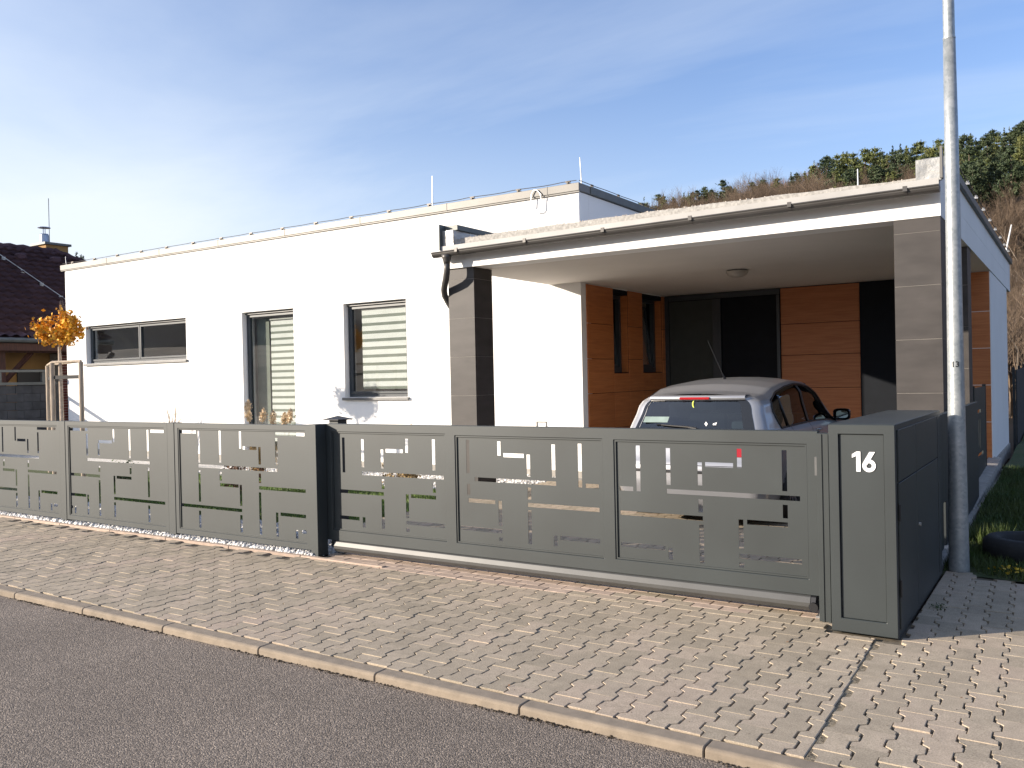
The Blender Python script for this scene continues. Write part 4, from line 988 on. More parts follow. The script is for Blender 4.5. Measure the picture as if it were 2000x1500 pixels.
# ================================================================== CAR
car = thing('parked_car', 'silver hatchback parked nose in under the carport', 'car', (-3.385, 8.42, DRV))
car.scale = (1, 1, 1.047)
XV = [(0.14, 0.72), (0.22, 0.82), (0.42, 0.868), (0.60, 0.885), (0.78, 0.880), (0.90, 0.845), (0.955, 0.805), (1.05, 0.785), (1.17, 0.755), (1.28, 0.740), (1.345, 0.705), (1.40, 0.635), (1.435, 0.43), (1.452, 0.22), (1.457, 0.0)]
def lerp(a, b, t): return a+(b-a)*t
def interp(tab, y):
    if y <= tab[0][0]: return tab[0][1]
    for (a, p), (b, q) in zip(tab, tab[1:]):
        if y <= b:
            t = (y-a)/(b-a); return lerp(p, q, t)
    return tab[-1][1]
ROOF = [(0.0, 1.300), (0.42, 1.325), (0.8, 1.385), (1.2, 1.432), (1.55, 1.455), (1.8, 1.457), (2.1, 1.440), (2.3, 1.405), (2.6, 1.27), (2.9, 1.10), (3.1, 0.985), (3.5, 0.90), (3.9, 0.80), (4.1, 0.68), (4.2, 0.52)]
WID = [(0.0, 0.90), (0.12, 0.955), (0.35, 0.985), (0.9, 1.0), (3.2, 1.0), (3.7, 0.97), (4.0, 0.88), (4.2, 0.66)]
TAPER = [(0.0, 0.97), (0.4, 0.98), (1.2, 1.0), (2.4, 1.0), (4.2, 1.0)]   # narrower roof at the tail
def rear_y(z):           # how far forward the tail surface lies at height z
    return interp([(0.19, 0.10), (0.27, 0.04), (0.42, 0.0), (0.60, 0.0), (0.66, 0.05), (0.80, 0.12), (0.90, 0.19), (0.955, 0.225), (1.05, 0.275), (1.17, 0.33), (1.28, 0.375), (1.345, 0.40), (1.46, 0.41)], z)
def car_pt(y, v):
    """surface point of the right half: y along the car, v float index in the section"""
    zt = interp(ROOF, y); i = min(int(v), len(XV)-2); f = v-i
    z = lerp(XV[i][0], XV[i+1][0], f); xw = lerp(XV[i][1], XV[i+1][1], f)
    if z > 0.9:
        z2 = 0.9+(z-0.9)*max(0.0, (zt-0.9))/(1.457-0.9) if zt > 0.9 else 0.9+(zt-0.9)
        k = (z-0.9)/0.557; xw = xw*lerp(1.0, interp(TAPER, y), k)
        z = z2
    if zt < 0.9: z = min(z, 0.19+(z-0.19)*(zt-0.19)/(0.9-0.19)) if z < 0.9 else zt
    xw *= interp(WID, y)
    yy = y + rear_y(z)*max(0.0, 1-y/0.85)
    return Vector((xw, yy, z))
ys_ = [0, 0.02, 0.05, 0.10, 0.18, 0.28, 0.4, 0.55, 0.7, 0.85, 1.0, 1.2, 1.4, 1.6, 1.8, 2.0, 2.2, 2.4, 2.6, 2.8, 3.0, 3.2, 3.4, 3.6, 3.8, 4.0, 4.1, 4.2]
vs_ = [i*0.5 for i in range(2*(len(XV)-1)+1)]
ARCH = [(0.80, 0.30), (3.38, 0.30)]; AR = 0.325
def ss(a, b, t): t = max(0, min(1, (t-a)/(b-a))); return t*t*(3-2*t)
# body shell, without the faces over window openings and wheel arches
SIDEWIN = lambda y, v: 6.15 < v < 9.75 and (1.02 + 0.0*v) < y < 3.05 and y > 1.05-0.05*(9.75-v)*0 and (v < 9.75 - ss(2.2, 3.1, y)*0)
def in_arch(p): return any((p.y-a)**2+(p.z-b)**2 < AR**2 for a, b in ARCH) and p.z < 0.72
YY = []
for a, b in zip(ys_, ys_[1:]):
    n = max(1, int((b-a)/0.035)); YY += [lerp(a, b, k/n) for k in range(n)]
YY.append(4.2)
VVs = [i*0.25 for i in range(4*(len(XV)-1)+1)]
def tail_w(p): return p
body = MB(); grid = {}
SH_ = {}
for sgn in (1, -1):
    base = len(body.v)
    for i, y in enumerate(YY):
        e = max(0.0, 1-y/0.10)          # rounded tail corner
        for j, v in enumerate(VVs):
            p = car_pt(y, v)
            p.x -= 0.055*e*e*(1 if v < 11 else 0.3)
            body.v.append((sgn*p.x, p.y, p.z)); grid[(sgn, i, j)] = base+i*len(VVs)+j
DLO = [(0.60, 6.0), (0.46, 7.4), (0.38, 8.7), (0.46, 9.6), (0.75, 10.15), (1.2, 10.45), (1.65, 10.5), (2.00, 10.2), (2.32, 9.4), (2.64, 8.2), (2.92, 6.9), (3.00, 6.05)]
def in_poly(y, v, poly):
    c = False; n = len(poly)
    for i in range(n):
        (a, b), (d, e) = poly[i], poly[(i+1) % n]
        if (b > v) != (e > v) and y < (d-a)*(v-b)/(e-b)+a: c = not c
    return c
for sgn in (1, -1):
    for i in range(len(YY)-1):
        for j in range(len(VVs)-1):
            ym, vm = (YY[i]+YY[i+1])/2, (VVs[j]+VVs[j+1])/2
            p = car_pt(ym, vm)
            if in_arch(p): continue
            if in_poly(ym, vm, DLO): continue
            if vm > 6.6 and 2.36 < ym < 3.04 and p.x < 0.60: continue     # windscreen
            q = (grid[(sgn, i, j)], grid[(sgn, i+1, j)], grid[(sgn, i+1, j+1)], grid[(sgn, i, j+1)])
            body.f.append(q if sgn == 1 else q[::-1])
# tail: fill between left and right, leaving the rear window out
def tail_pt(s, v, off=0.0):
    p = car_pt(0.0, v); xw = p.x-0.055*(1 if v < 11 else 0.3)
    bulge = 0.05*(1-s*s)*(0.6+0.4*min(1, v/6))
    return Vector((s*xw, p.y-bulge-off, p.z))
SS = [-1+2*k/24 for k in range(25)]; VT = [i*0.25 for i in range(4*12+1)]
RW = (6.2, 10.15, 0.90)          # v range and half width of the glazed part
tb = len(body.v)
for v in VT:
    for s in SS:
        body.v.append(tuple(tail_pt(s, v)))
for a in range(len(VT)-1):
    for b in range(24):
        vm, smid = (VT[a]+VT[a+1])/2, (SS[b]+SS[b+1])/2
        if RW[0] < vm < RW[1] and abs(smid) < 0.93: continue
        o = tb+a*25+b; body.f.append((o, o+1, o+26, o+25))
bo = body.build('body', M['car'], car, smooth=True)
smooth_by_angle(bo, 50)
# dark interior floor and rear shelf so that one cannot look through
MB().box(-0.76, 0.76, 0.35, 3.2, 0.25, 0.30).box(-0.74, 0.74, 0.30, 0.75, 0.86, 0.88).build('interior_floor', M['seat'], car)
# windows from patches of the same surface
def patch(fn, us, ws, off=0.0):
    mb = MB()
    P = [[fn(u, w_) for w_ in ws] for u in us]
    mb.add([p for r_ in P for p in r_], [(i*len(ws)+j, (i+1)*len(ws)+j, (i+1)*len(ws)+j+1, i*len(ws)+j+1) for i in range(len(us)-1) for j in range(len(ws)-1)])
    return mb
lin = lambda a, b, n: [lerp(a, b, k/n) for k in range(n+1)]
rwg = patch(lambda s, v: tail_pt(s, v, -0.006), lin(-0.985, 0.985, 24), lin(5.9, 10.4, 12)).build('rear_window', M['carglass'], car, smooth=True)
# black printed border of the glass
mb = MB()
for (s0, s1, v0, v1) in ((-0.99, -0.93, 5.9, 10.4), (0.82, 0.99, 5.9, 10.4), (-0.93, 0.82, 10.2, 10.4), (-0.93, 0.82, 5.9, 6.3)):
    us, ws = lin(s0, s1, 6), lin(v0, v1, 8); P = [tail_pt(u, w_, 0.004) for u in us for w_ in ws]
    mb.add(P, [(i*9+j, (i+1)*9+j, (i+1)*9+j+1, i*9+j+1) for i in range(6) for j in range(8)])
mb.build('glass_border', M['blackgloss'], rwg, smooth=False)
for sgn in (1, -1):
    ys2 = lin(0.30, 3.10, 62); vs2 = lin(5.7, 10.8, 20); mb = MB(); idx = {}
    def side_pt(y, v, o=0.006):
        p = car_pt(y, v); return (sgn*(p.x-o), p.y, p.z)
    for i in range(62):
        for j in range(20):
            ym, vm = (ys2[i]+ys2[i+1])/2, (vs2[j]+vs2[j+1])/2
            ok = in_poly(ym, vm, [((y-1.7)*1.03+1.7, (v-8)*1.06+8) for y, v in DLO])
            if not ok: continue
            q = []
            for (a, b) in ((i, j), (i+1, j), (i+1, j+1), (i, j+1)):
                if (a, b) not in idx: idx[(a, b)] = len(mb.v); mb.v.append(side_pt(ys2[a], vs2[b]))
                q.append(idx[(a, b)])
            mb.f.append(tuple(q) if sgn == 1 else tuple(q[::-1]))
    sw = mb.build('side_window', M['carglassdark'], car, smooth=True)
    # pillar between the doors and rubber trim round the opening
    mb = MB()
    for v0, v1, y0, y1 in ((5.9, 10.1, 1.72, 1.62),):
        pts_ = [car_pt(lerp(y0, y1, k/8), lerp(v0, v1, k/8)) for k in range(9)]
        for wdt in (0,):
            mb.add([(sgn*(p.x+0.003), p.y+dy, p.z) for p in pts_ for dy in (-0.04, 0.04)], [(2*k, 2*k+1, 2*k+3, 2*k+2) for k in range(8)])
    pts_ = [car_pt(y, v) for y, v in DLO+[DLO[0]]]
    fine_ = []
    for (ya, va), (yb, vb) in zip(DLO, DLO[1:]+[DLO[0]]):
        for k in range(5): fine_.append(car_pt(lerp(ya, yb, k/5), lerp(va, vb, k/5)))
    fine_.append(fine_[0])
    mb.tube([(sgn*(p.x+0.002), p.y, p.z) for p in fine_], 0.011, 6, cap=False)
    p1_, p2_ = car_pt(0.90, 5.9), car_pt(0.80, 9.5)
    mb.tube([(sgn*p1_.x, p1_.y, p1_.z), (sgn*p2_.x, p2_.y, p2_.z)], 0.012, 6)
    mb.build('window_trim', M['black'], car, smooth=True)
    # door shut lines
    mb = MB()
    for y in (0.98, 1.72, 2.90):
        ps = [car_pt(y, v) for v in lin(1.5, 5.8, 10)]
        mb.tube([(sgn*(p.x-0.001), p.y, p.z) for p in ps if not in_arch(p)], 0.0035, 4)
    mb.build('shut_line', M['black'], car)
    for y in (1.12, 1.95):
        p = car_pt(y, 4.7); MB().tube([(sgn*(p.x+0.004), p.y-0.09, p.z), (sgn*(p.x+0.026), p.y-0.05, p.z), (sgn*(p.x+0.026), p.y+0.05, p.z), (sgn*(p.x+0.004), p.y+0.09, p.z)], 0.012, 8).build('door_handle', M['car'], car, smooth=True)
    # mirror
    mh = MB(); cxm, cym, czm = 0.915, 2.90, 0.985
    ring = []
    for (dy, sc_) in ((-0.035, 0.92), (-0.02, 1.0), (0.02, 0.98), (0.055, 0.8), (0.075, 0.45)):
        for k in range(20):
            a = 2*math.pi*k/20; ca, sa = math.cos(a), math.sin(a)
            sx_ = abs(ca)**0.6*math.copysign(1, ca); sz_ = abs(sa)**0.6*math.copysign(1, sa)
            ring.append((sgn*(cxm+sx_*0.105*sc_), cym+dy, czm+sz_*0.072*sc_))
    mh.add(ring, [(i*20+k, i*20+(k+1) % 20, (i+1)*20+(k+1) % 20, (i+1)*20+k) for i in range(4) for k in range(20)]+[tuple(range(80, 100))])
    mh.tube([(sgn*0.80, cym+0.02, czm-0.06), (sgn*0.90, cym+0.02, czm-0.035)], 0.028, 8)
    mo = mh.build('wing_mirror', M['blackgloss'], car, smooth=True)
    MB().prism([(sgn*(cxm+0.008+math.copysign(abs(math.cos(a))**0.6, math.cos(a))*0.070), czm+math.copysign(abs(math.sin(a))**0.6, math.sin(a))*0.044) for a in [2*math.pi*k/20 for k in range(20)]], 'y', cym-0.033, cym-0.029).build('mirror_glass', M['mirrorglass'], mo)
    # tail light: tall block wrapped round the corner
    mb = MB(); us, ws = lin(0.69 if sgn == 1 else 0.82, 1.0, 6), lin(3.55, 5.6, 8)
    P = [tail_pt(sgn*u, w_, 0.008) for u in us for w_ in ws]
    mb.add(P, [(i*9+j, (i+1)*9+j, (i+1)*9+j+1, i*9+j+1) for i in range(6) for j in range(8)])
    P = []
    for y in lin(0.0, 0.20, 5):
        for w_ in ws:
            p = car_pt(y, w_); e = max(0, 1-y/0.1); P.append((sgn*(p.x-0.055*e*e+0.006), p.y-(0.006 if y < 0.02 else 0), p.z))
    mb.add(P, [(i*9+j, (i+1)*9+j, (i+1)*9+j+1, i*9+j+1) for i in range(5) for j in range(8)])
    mb.build('tail_light', M['red'], car, smooth=True)
    # wheels
    for (ya, za) in ARCH:
        wx = sgn*0.79; zc = 0.315; ya2 = ya+0.0
        wl = lathe([(0.19, -0.095), (0.275, -0.100), (0.305, -0.085), (0.315, -0.05), (0.315, 0.05), (0.305, 0.085), (0.275, 0.100), (0.19, 0.095), (0.19, -0.095)], 36, (wx, ya2, zc), 'x').build('tyre', M['rubber'], car, smooth=True)
        mb = MB()
        for k in range(7):
            a = 2*math.pi*k/7; ca, sa = math.cos(a), math.sin(a)
            mb.add([(wx+sgn*0.075, ya2+ca*0.03-sa*0.022, zc+sa*0.03+ca*0.022), (wx+sgn*0.075, ya2+ca*0.03+sa*0.022, zc+sa*0.03-ca*0.022), (wx+sgn*0.085, ya2+ca*0.19+sa*0.03, zc+sa*0.19-ca*0.03), (wx+sgn*0.085, ya2+ca*0.19-sa*0.03, zc+sa*0.19+ca*0.03)], [(0, 1, 2, 3)])
        mb.build('rim', M['alloy'], wl)
        lathe([(0.001, 0.0), (0.19, 0.0)], 24, (wx+sgn*0.02, ya2, zc), 'x').build('brake_disc', M['black'], wl)
        # arch lining
        lathe([(AR, -0.10), (AR, 0.095)], 36, (sgn*0.76, ya2, za), 'x').build('wheel_arch', M['black'], car)
ws_ = patch(lambda s, y: Vector((s*0.62*(1.0+0.12*((y-2.3)/0.75)), y, interp(ROOF, y)-0.004+0.0*s-0.05*s*s*0.6)), lin(-1, 1, 14), lin(2.3, 3.06, 8)).build('windscreen', M['carglassdark'], car, smooth=True)
# spoiler lip with the high brake light
us = lin(-0.97, 0.97, 16)
P = []
for u in us:
    a = tail_pt(u, 10.35); b = tail_pt(u, 11.2); bx_ = b + Vector((0, 0.02, 0.0))
    P += [(a.x, a.y-0.018, a.z+0.006), (a.x, a.y-0.024, a.z+0.036), (a.x*0.99, a.y+0.02, a.z+0.052), (a.x*0.98, a.y+0.20, a.z+0.052)]
mb = MB().add(P, [(i*4+j, (i+1)*4+j, (i+1)*4+j+1, i*4+j+1) for i in range(16) for j in range(3)])
mb.add([P[i*4] for i in range(17)]+[(P[i*4][0], P[i*4][1]+0.05, P[i*4][2]-0.01) for i in range(17)], [(i, i+17, i+18, i+1) for i in range(16)])
sp = mb.build('spoiler', M['car'], car, smooth=True)
a = tail_pt(0.0, 10.35)
MB().box(-0.165, 0.165, a.y-0.030, a.y-0.01, a.z+0.010, a.z+0.034).build('brake_light', M['red'], sp, bevel=0.003)
# tailgate seams, bumper details, plate, badge
mb = MB()
for v in (3.05,):
    mb.tube([tail_pt(s, v, 0.0005) for s in lin(-0.93, 0.93, 20)], 0.004, 4)

mb.build('tailgate_seam', M['black'], car)
pz = on_y(1335, 928, 8.42)
py = tail_pt(0, 2.6).y
pl = MB().box(-0.26, 0.26, -0.006, 0.0, -0.055, 0.055).build('number_plate', M['plate'], car, bevel=0.002); pl.location = (0.0, tail_pt(0, 4.0).y-0.002, pz.z-DRV+0.0)
pl.location = (0.055, tail_pt(0.2, 3.4).y-0.006, pz.z-DRV)
for tx, xx in (('B', -0.150), ('E', 0.145)):
    text_obj(tx, 0.085, 'plate_letter', M['black'], pl, (xx, -0.0065, 0), (R(90), 0, 0), 0.0004, 0.001)
mb = MB().holes(-0.26, 0.26, -0.055, 0.055, [(-0.254, -0.049, 0.254, 0.049)], -0.0075, -0.006).build('plate_rim', M['black'], pl)
bz = on_y(1403, 909, 8.5).z-DRV
text_obj('RENAULT', 0.052, 'badge_lettering', M['black'], car, (on_y(1402, 909, 8.5).x+3.385, tail_pt(0.3, 4.5).y-0.006, bz), (R(80), 0, 0), 0.001, 0.0005)
# rubbing strip along the bumper
MB().tube([tail_pt(s, 2.7, 0.003) for s in lin(-0.9, 0.9, 18)], 0.014, 6).build('bumper_strip', M['black'], car)
# wiper
a, b, c = tail_pt(0.10, 6.25, 0.02), tail_pt(-0.05, 6.50, 0.022), tail_pt(-0.52, 6.75, 0.016)
MB().tube([a, b, c], [0.016, 0.010, 0.006], 6).tube([tail_pt(-0.62, 6.8, 0.011), tail_pt(-0.12, 6.55, 0.011)], 0.006, 5).build('rear_wiper', M['black'], car)
# stickers on the glass
def on_tail(s, v, wd, hg, m, nm):
    pc = tail_pt(s, v, 0.0075); u = tail_pt(s, v+0.3, 0.0075)-pc; u.normalize()
    MB().add([pc-Vector((wd/2, 0, 0))-u*hg/2, pc+Vector((wd/2, 0, 0))-u*hg/2, pc+Vector((wd/2, 0, 0))+u*hg/2, pc-Vector((wd/2, 0, 0))+u*hg/2], [(0, 1, 2, 3)]).build(nm, m, rwg)
    return pc, u
pc, u = on_tail(-0.66, 7.4, 0.28, 0.065, M['sticker'], 'sticker')
tl = math.atan2(u.z, u.y)
text_obj('elf', 0.042, 'sticker_lettering', M['plain_white'], rwg, tuple(tail_pt(0.38, 6.95, 0.009)), (tl, 0, 0), 0.0003, 0.0008)
pc = tail_pt(0.24, 6.95, 0.008)
mb = MB(); rs_ = 0.018
mb.add([pc+Vector((0, 0, rs_*1.3)), pc+Vector((rs_, 0, 0)), pc-Vector((0, 0, rs_*1.3)), pc-Vector((rs_, 0, 0)), pc+Vector((0, 0, rs_*0.6)), pc+Vector((rs_*0.45, 0, 0)), pc-Vector((0, 0, rs_*0.6)), pc-Vector((rs_*0.45, 0, 0))], [(0, 1, 5, 4), (1, 2, 6, 5), (2, 3, 7, 6), (3, 0, 4, 7)])
mb.build('diamond_emblem', M['plain_white'], rwg)
pc = tail_pt(-0.02, 9.5, 0.008); mb = MB(); vv = []
for k in range(9):
    a = -math.pi/2+math.pi*k/8; vv.append((pc.x+0.006-math.cos(a)*0.022, pc.y, pc.z+math.sin(a)*0.036))
for k in range(9):
    a = math.pi/2-math.pi*k/8; vv.append((pc.x+0.006-math.cos(a)*0.008, pc.y, pc.z+math.sin(a)*0.030))
mb.add(vv, [tuple(range(18))]); mb.build('yellow_crescent', mat('acid_yellow', (0.65, 0.75, 0.10), 0.5), rwg)
# seats
for xs_ in (-0.42, 0.42):
    for yy_, hh_ in ((0.85, 1.0), (1.75, 1.04)):
        mb = MB().box(xs_-0.23, xs_+0.23, yy_, yy_+0.12, 0.5, hh_).build('seat', M['seat'], car, bevel=0.05, segs=2)
        MB().box(xs_-0.12, xs_+0.12, yy_+0.01, yy_+0.10, hh_+0.03, hh_+0.19).build('headrest', M['seat'], mb, bevel=0.035, segs=2)
MB().tube([(-0.02, 1.30, interp(ROOF, 1.30)-0.01), (-0.02, 1.25, interp(ROOF, 1.3)+0.035), (-0.02, 1.22, interp(ROOF, 1.3)+0.06)], [0.022, 0.010, 0.007], 8).tube([(-0.02, 1.22, interp(ROOF, 1.3)+0.06), (-0.10, 0.98, interp(ROOF, 1.3)+0.42)], [0.005, 0.003], 5).build('aerial', M['black'], car)

# ================================================================== GARDEN THINGS
def crown_points(n, rx, rz, seed, clumps=26, spread=0.11):
    rs2 = np.random.RandomState(seed); out_ = []
    cs = []
    while len(cs) < clumps:
        p = rs2.uniform(-1, 1, 3)
        if 0.35 < np.linalg.norm(p) < 1: cs.append(p*np.array([rx, rx, rz]))
    for i in range(n): out_.append(cs[rs2.randint(clumps)]*rs2.uniform(0.85, 1.05)+rs2.normal(0, spread, 3))
    return np.array(out_), cs
TX, TY = -14.95, 8.42
tz = on_y(118, 645, TY).z
tree = thing('maple_tree', 'small staked maple with an orange yellow crown left of the house', 'tree', (TX, TY, 0))
mb = MB().tube([(0.03, 0, -0.05), (0.01, 0, 0.9), (0.0, 0, 1.7), (-0.01, 0, 2.15), (-0.03, 0, 2.45)], [0.040, 0.036, 0.033, 0.028, 0.016], 10)
pts, cs = crown_points(2400, 0.37, 0.29, 5, 30, 0.058)
for c_ in cs[:22]: mb.tube([(0, 0, 2.36+0.1*random.random()), (c_[0]*0.5, c_[1]*0.5, tz-0.08+c_[2]*0.45), (c_[0]*1.1, c_[1]*1.1, tz+c_[2]*1.15)], [0.012, 0.007, 0.002], 4)
for k in range(6): mb.tube([(0, 0, tz+0.15), (random.gauss(0, 0.08), random.gauss(0, 0.05), tz+0.47+random.random()*0.07)], [0.004, 0.0015], 4)
mb.build('trunk', mat('pale_bark', (0.50, 0.40, 0.31), 0.85, var=0.15, nscale=20), tree)
pts[:, 2] += tz
V, Fc = leaf_cards(pts, 0.062); npmesh('crown', V, Fc, M['maple'], tree)
# stakes
sk = thing('tree_stakes', 'pale wooden stakes with crossbars and dark strap around the small maple', 'tree stakes', (TX, TY, 0))
topz = 2.02
S = []
for px, Y in ((93, 8.95), (102, 8.0), (158, 8.1)): p = on_y(px, 720, Y); S.append((p.x-TX, p.y-TY))
S.append((S[2][0]-0.02, S[2][1]+0.85))
for sx_, sy_ in S[:3]: MB().tube([(sx_, sy_, -0.1), (sx_, sy_, topz)], 0.038, 10).build('stake', M['stake'], sk)
for a, b in ((0, 1), (0, 2), (1, 2)):
    A, B = Vector((*S[a], topz+0.012)), Vector((*S[b], topz+0.012)); MB().tube([A, B], 0.022, 6).build('crossbar', M['stake'], sk)
for a, b in ((0, 1), (1, 2)):
    A, B = Vector((*S[a], 1.775)), Vector((*S[b], 1.775)); n_ = Vector((0, 0, 1))
    MB().add([A-n_*.03, B-n_*.03, B+n_*.03, A+n_*.03, A-n_*.03+Vector((0, .01, 0)), B-n_*.03+Vector((0, .01, 0)), B+n_*.03+Vector((0, .01, 0)), A+n_*.03+Vector((0, .01, 0))], [(0, 1, 2, 3), (7, 6, 5, 4), (0, 4, 5, 1), (3, 2, 6, 7)]).build('strap', M['rubber'], sk)

def pampas(x, y, h, plumes, label, seed, blades=260):
    rs2 = random.Random(seed); t = thing('pampas_grass', label, 'ornamental grass', (x, y, 0.0), 'ornamental grasses in the pebble bed')
    mb = MB()
    for k in range(blades):
        a = rs2.uniform(0, 6.28); l = rs2.uniform(0.5, 0.95)*h*0.85; o = rs2.uniform(0.1, 0.5)*l
        p0_ = Vector((rs2.gauss(0, 0.05), rs2.gauss(0, 0.05), 0)); p1_ = p0_+Vector((math.cos(a)*o*0.4, math.sin(a)*o*0.4, l*0.6)); p2_ = p0_+Vector((math.cos(a)*o, math.sin(a)*o, l*rs2.uniform(0.7, 1)))
        w_ = Vector((-math.sin(a), math.cos(a), 0))*0.004
        mb.add([p0_-w_, p0_+w_, p1_+w_, p1_-w_, p2_], [(0, 1, 2, 3), (3, 2, 4)])
    mb.build('blades', M['straw'], t)
    for (dx, dy, hz_, lean) in plumes:
        pm = MB(); base = Vector((0, 0, 0)); tip = Vector((dx, dy, hz_))
        pm.tube([base, tip*0.6+Vector((0, 0, 0.05)), tip], [0.004, 0.004, 0.003], 4)
        c = []
        for k in range(420):
            s_ = rs2.random(); rr_ = 0.045*math.sin(math.pi*min(1, s_*0.9+0.1))**0.7
            c.append((dx+lean*(0.3*s_)*0.35+rs2.gauss(0, rr_*0.6), dy+rs2.gauss(0, rr_*0.6), hz_-0.02+s_*0.22+rs2.gauss(0, 0.005)))
        ob = pm.build('stalk', M['straw'], t)
        V_, F_ = leaf_cards(np.array(c), 0.028, up_bias=0); npmesh('plume', V_, F_, M['pampas'], t)
pa = on_y(490, 775, 9.9); pampas(pa.x+0.15, 9.9, 1.05, [(-0.25, 0, 1.12, 0.3), (-0.33, 0.1, 0.98, -0.3), (0.12, 0, 0.98, 0.4), (0.26, 0.1, 0.93, 0.2)], 'tall feathery pampas grass in front of the full height window', 3)
pb = on_y(560, 800, 9.7); pampas(pb.x, 9.7, 0.95, [(0.05, 0, 0.98, 0.4), (-0.12, 0.05, 0.92, 0.2)], 'pampas grass just right of the full height window', 4)
pampas(-8.7, 10.3, 0.75, [(0.1, 0, 0.72, 0.2)], 'low dry grass clump nearest the left carport pillar', 6, 160)
def shrub(x, y, h, rx, label, m, seed, n=900):
    t = thing('shrub', label, 'shrub', (x, y, 0.0), 'shrubs in the pebble bed')
    pts_, cs_ = crown_points(n, rx, h*0.42, seed, 24, 0.05); pts_[:, 2] += h*0.55
    mb = MB()
    for c_ in cs_: mb.tube([(0, 0, 0), (c_[0]*0.5, c_[1]*0.5, h*0.3), (c_[0], c_[1], h*0.55+c_[2])], [0.010, 0.006, 0.003], 4)
    mb.build('stems', M['bark'], t)
    V_, F_ = leaf_cards(pts_, 0.035); npmesh('foliage', V_, F_, m, t)
shrub(-7.6, 8.9, 0.62, 0.28, 'low golden brown shrub behind the left end of the sliding gate', M['straw'], 11)
shrub(-9.0, 8.7, 0.70, 0.30, 'rust brown shrub behind the last fence panel', M['shrubdry'], 12)
shrub(-10.0, 8.3, 0.55, 0.28, 'low dark brown shrub left of the rust brown one', M['shrubdry'], 13)
shrub(-12.4, 7.9, 0.45, 0.25, 'small green shrub behind the slotted fence, farthest left', M['shrubgreen'], 14)
# upright bare twiggy bush that throws a thin shadow on the wall
bb = thing('bare_bush', 'thin upright bare bush by the wall left of the full height window', 'bush', (on_y(338, 800, 11.6).x, 11.6, 0))
mb = MB()
for k in range(12):
    a = random.uniform(0, 6.28); h_ = random.uniform(0.8, 1.3)
    q_ = random.uniform(0.1, 0.3); mb.tube([(0, 0, 0), (math.cos(a)*0.08, math.sin(a)*0.06, h_*0.5), (math.cos(a)*q_, math.sin(a)*0.15, h_)], [0.012, 0.008, 0.003], 4)
    for j in range(3): mb.tube([(math.cos(a)*q_*0.6, math.sin(a)*0.1, h_*0.75), (math.cos(a)*q_+random.gauss(0, 0.09), math.sin(a)*0.12, h_*random.uniform(0.85, 1.05))], [0.006, 0.003], 3)
mb.build('stems', M['twigpale'], bb)

# pedestrian gate seen end-on by the wood bay
pg = thing('garden_gate', 'narrow dark slotted garden gate beside the rear carport pillar', 'gate', (-1.1, 12.9, 0))
yA, yB_ = 12.45, 14.0
mb = MB(); sl2 = [(12.75, 0.42, 13.55, 0.47), (12.75, 1.00, 13.3, 1.05), (12.95, 0.52, 12.98, 0.92), (13.15, 0.52, 13.18, 0.92)]
mb.holes(yA, yB_, 0.16, 1.34, sl2, -1.12, -1.10); mb.v = [(p[1], p[0], p[2]) for p in mb.v]
mb.build('cut_sheet', M['anthracite'], pg)
MB().box(-1.14, -1.095, yA-0.05, yA-0.002, 0.0, 1.37).build('gate_stile', M['anthracite'], pg); MB().box(-1.14, -1.095, yB_+0.002, yB_+0.05, 0, 1.37).build('gate_stile', M['anthracite'], pg)
anchor(pg)

# tyre planter and young trunk
typ = thing('tyre_planter', 'old black tyre laid flat on the grass around a thin trunk', 'tyre', (-0.36, 8.35, 0.0))
lathe([(0.17, 0.02), (0.20, 0.0), (0.30, 0.0), (0.335, 0.04), (0.34, 0.10), (0.335, 0.15), (0.30, 0.185), (0.23, 0.19), (0.20, 0.17), (0.19, 0.12), (0.17, 0.10)], 40).build('rubber_ring', M['rubber'], typ, smooth=True)
lathe([(0.001, 0.10), (0.18, 0.09)], 24).build('soil_fill', M['blockc'], typ)
yt = thing('young_tree', 'thin dark young trunk standing in the old tyre', 'tree', (-0.29, 8.32, 0.05))
MB().tube([(0, 0, 0), (0.005, 0, 0.6), (0.0, 0.01, 1.5), (0.03, 0, 2.2)], [0.022, 0.02, 0.016, 0.008], 8).build('trunk', M['bark'], yt)
mb = MB()
for k in range(12):
    a = random.uniform(0, 6.28); z_ = random.uniform(1.3, 2.1); mb.tube([(0.01, 0, z_), (0.01+abs(math.cos(a))*0.3, math.sin(a)*0.3, z_+0.35)], [0.008, 0.002], 4)
mb.build('branch', M['bark'], yt)
# yellow leaved weed
wd_ = thing('yellow_weed', 'small yellow leaved weed at the edge of the pavers', 'weed', (-0.42, 7.62, 0))
c = np.random.normal(0, 1, (60, 3))*np.array([0.07, 0.035, 0.02])+np.array([0, 0, 0.05]); V, Fc = leaf_cards(c, 0.026, up_bias=1); npmesh('leaves', V, Fc, M['leafyellow'], wd_)
# weeds growing in shaded joints
c = [( -0.8+random.gauss(0, 0.03)+k*0.0, 6.4+random.gauss(0, 0.05), 0.008) for k in range(60)]
V, Fc = leaf_cards(c, 0.012, up_bias=1); stuff(npmesh('joint_moss', V, Fc, M['shrubgreen'], pavement))

sf = thing('side_fence', 'dark solid fence panel behind the lamp post between cabinet and rear pillar', 'fence', (-1.0, 9.5, 0))
for y0_, y1_ in ((7.52, 8.43), (8.60, 9.62), (9.66, 11.68)):
    MB().box(-1.045, -1.000, y0_, y1_, 0.02, 1.20).build('fence_panel', M['anthracite'], sf, bevel=0.003)
MB().box(-1.045, -1.000, 8.431, 8.599, 0.42, 1.20).build('fence_panel', M['anthracite'], sf)
for y_ in (9.64,): MB().box(-1.05, -0.995, y_-0.028, y_+0.028, 0, 1.215).build('post', M['anthracite'], sf)
anchor(sf)

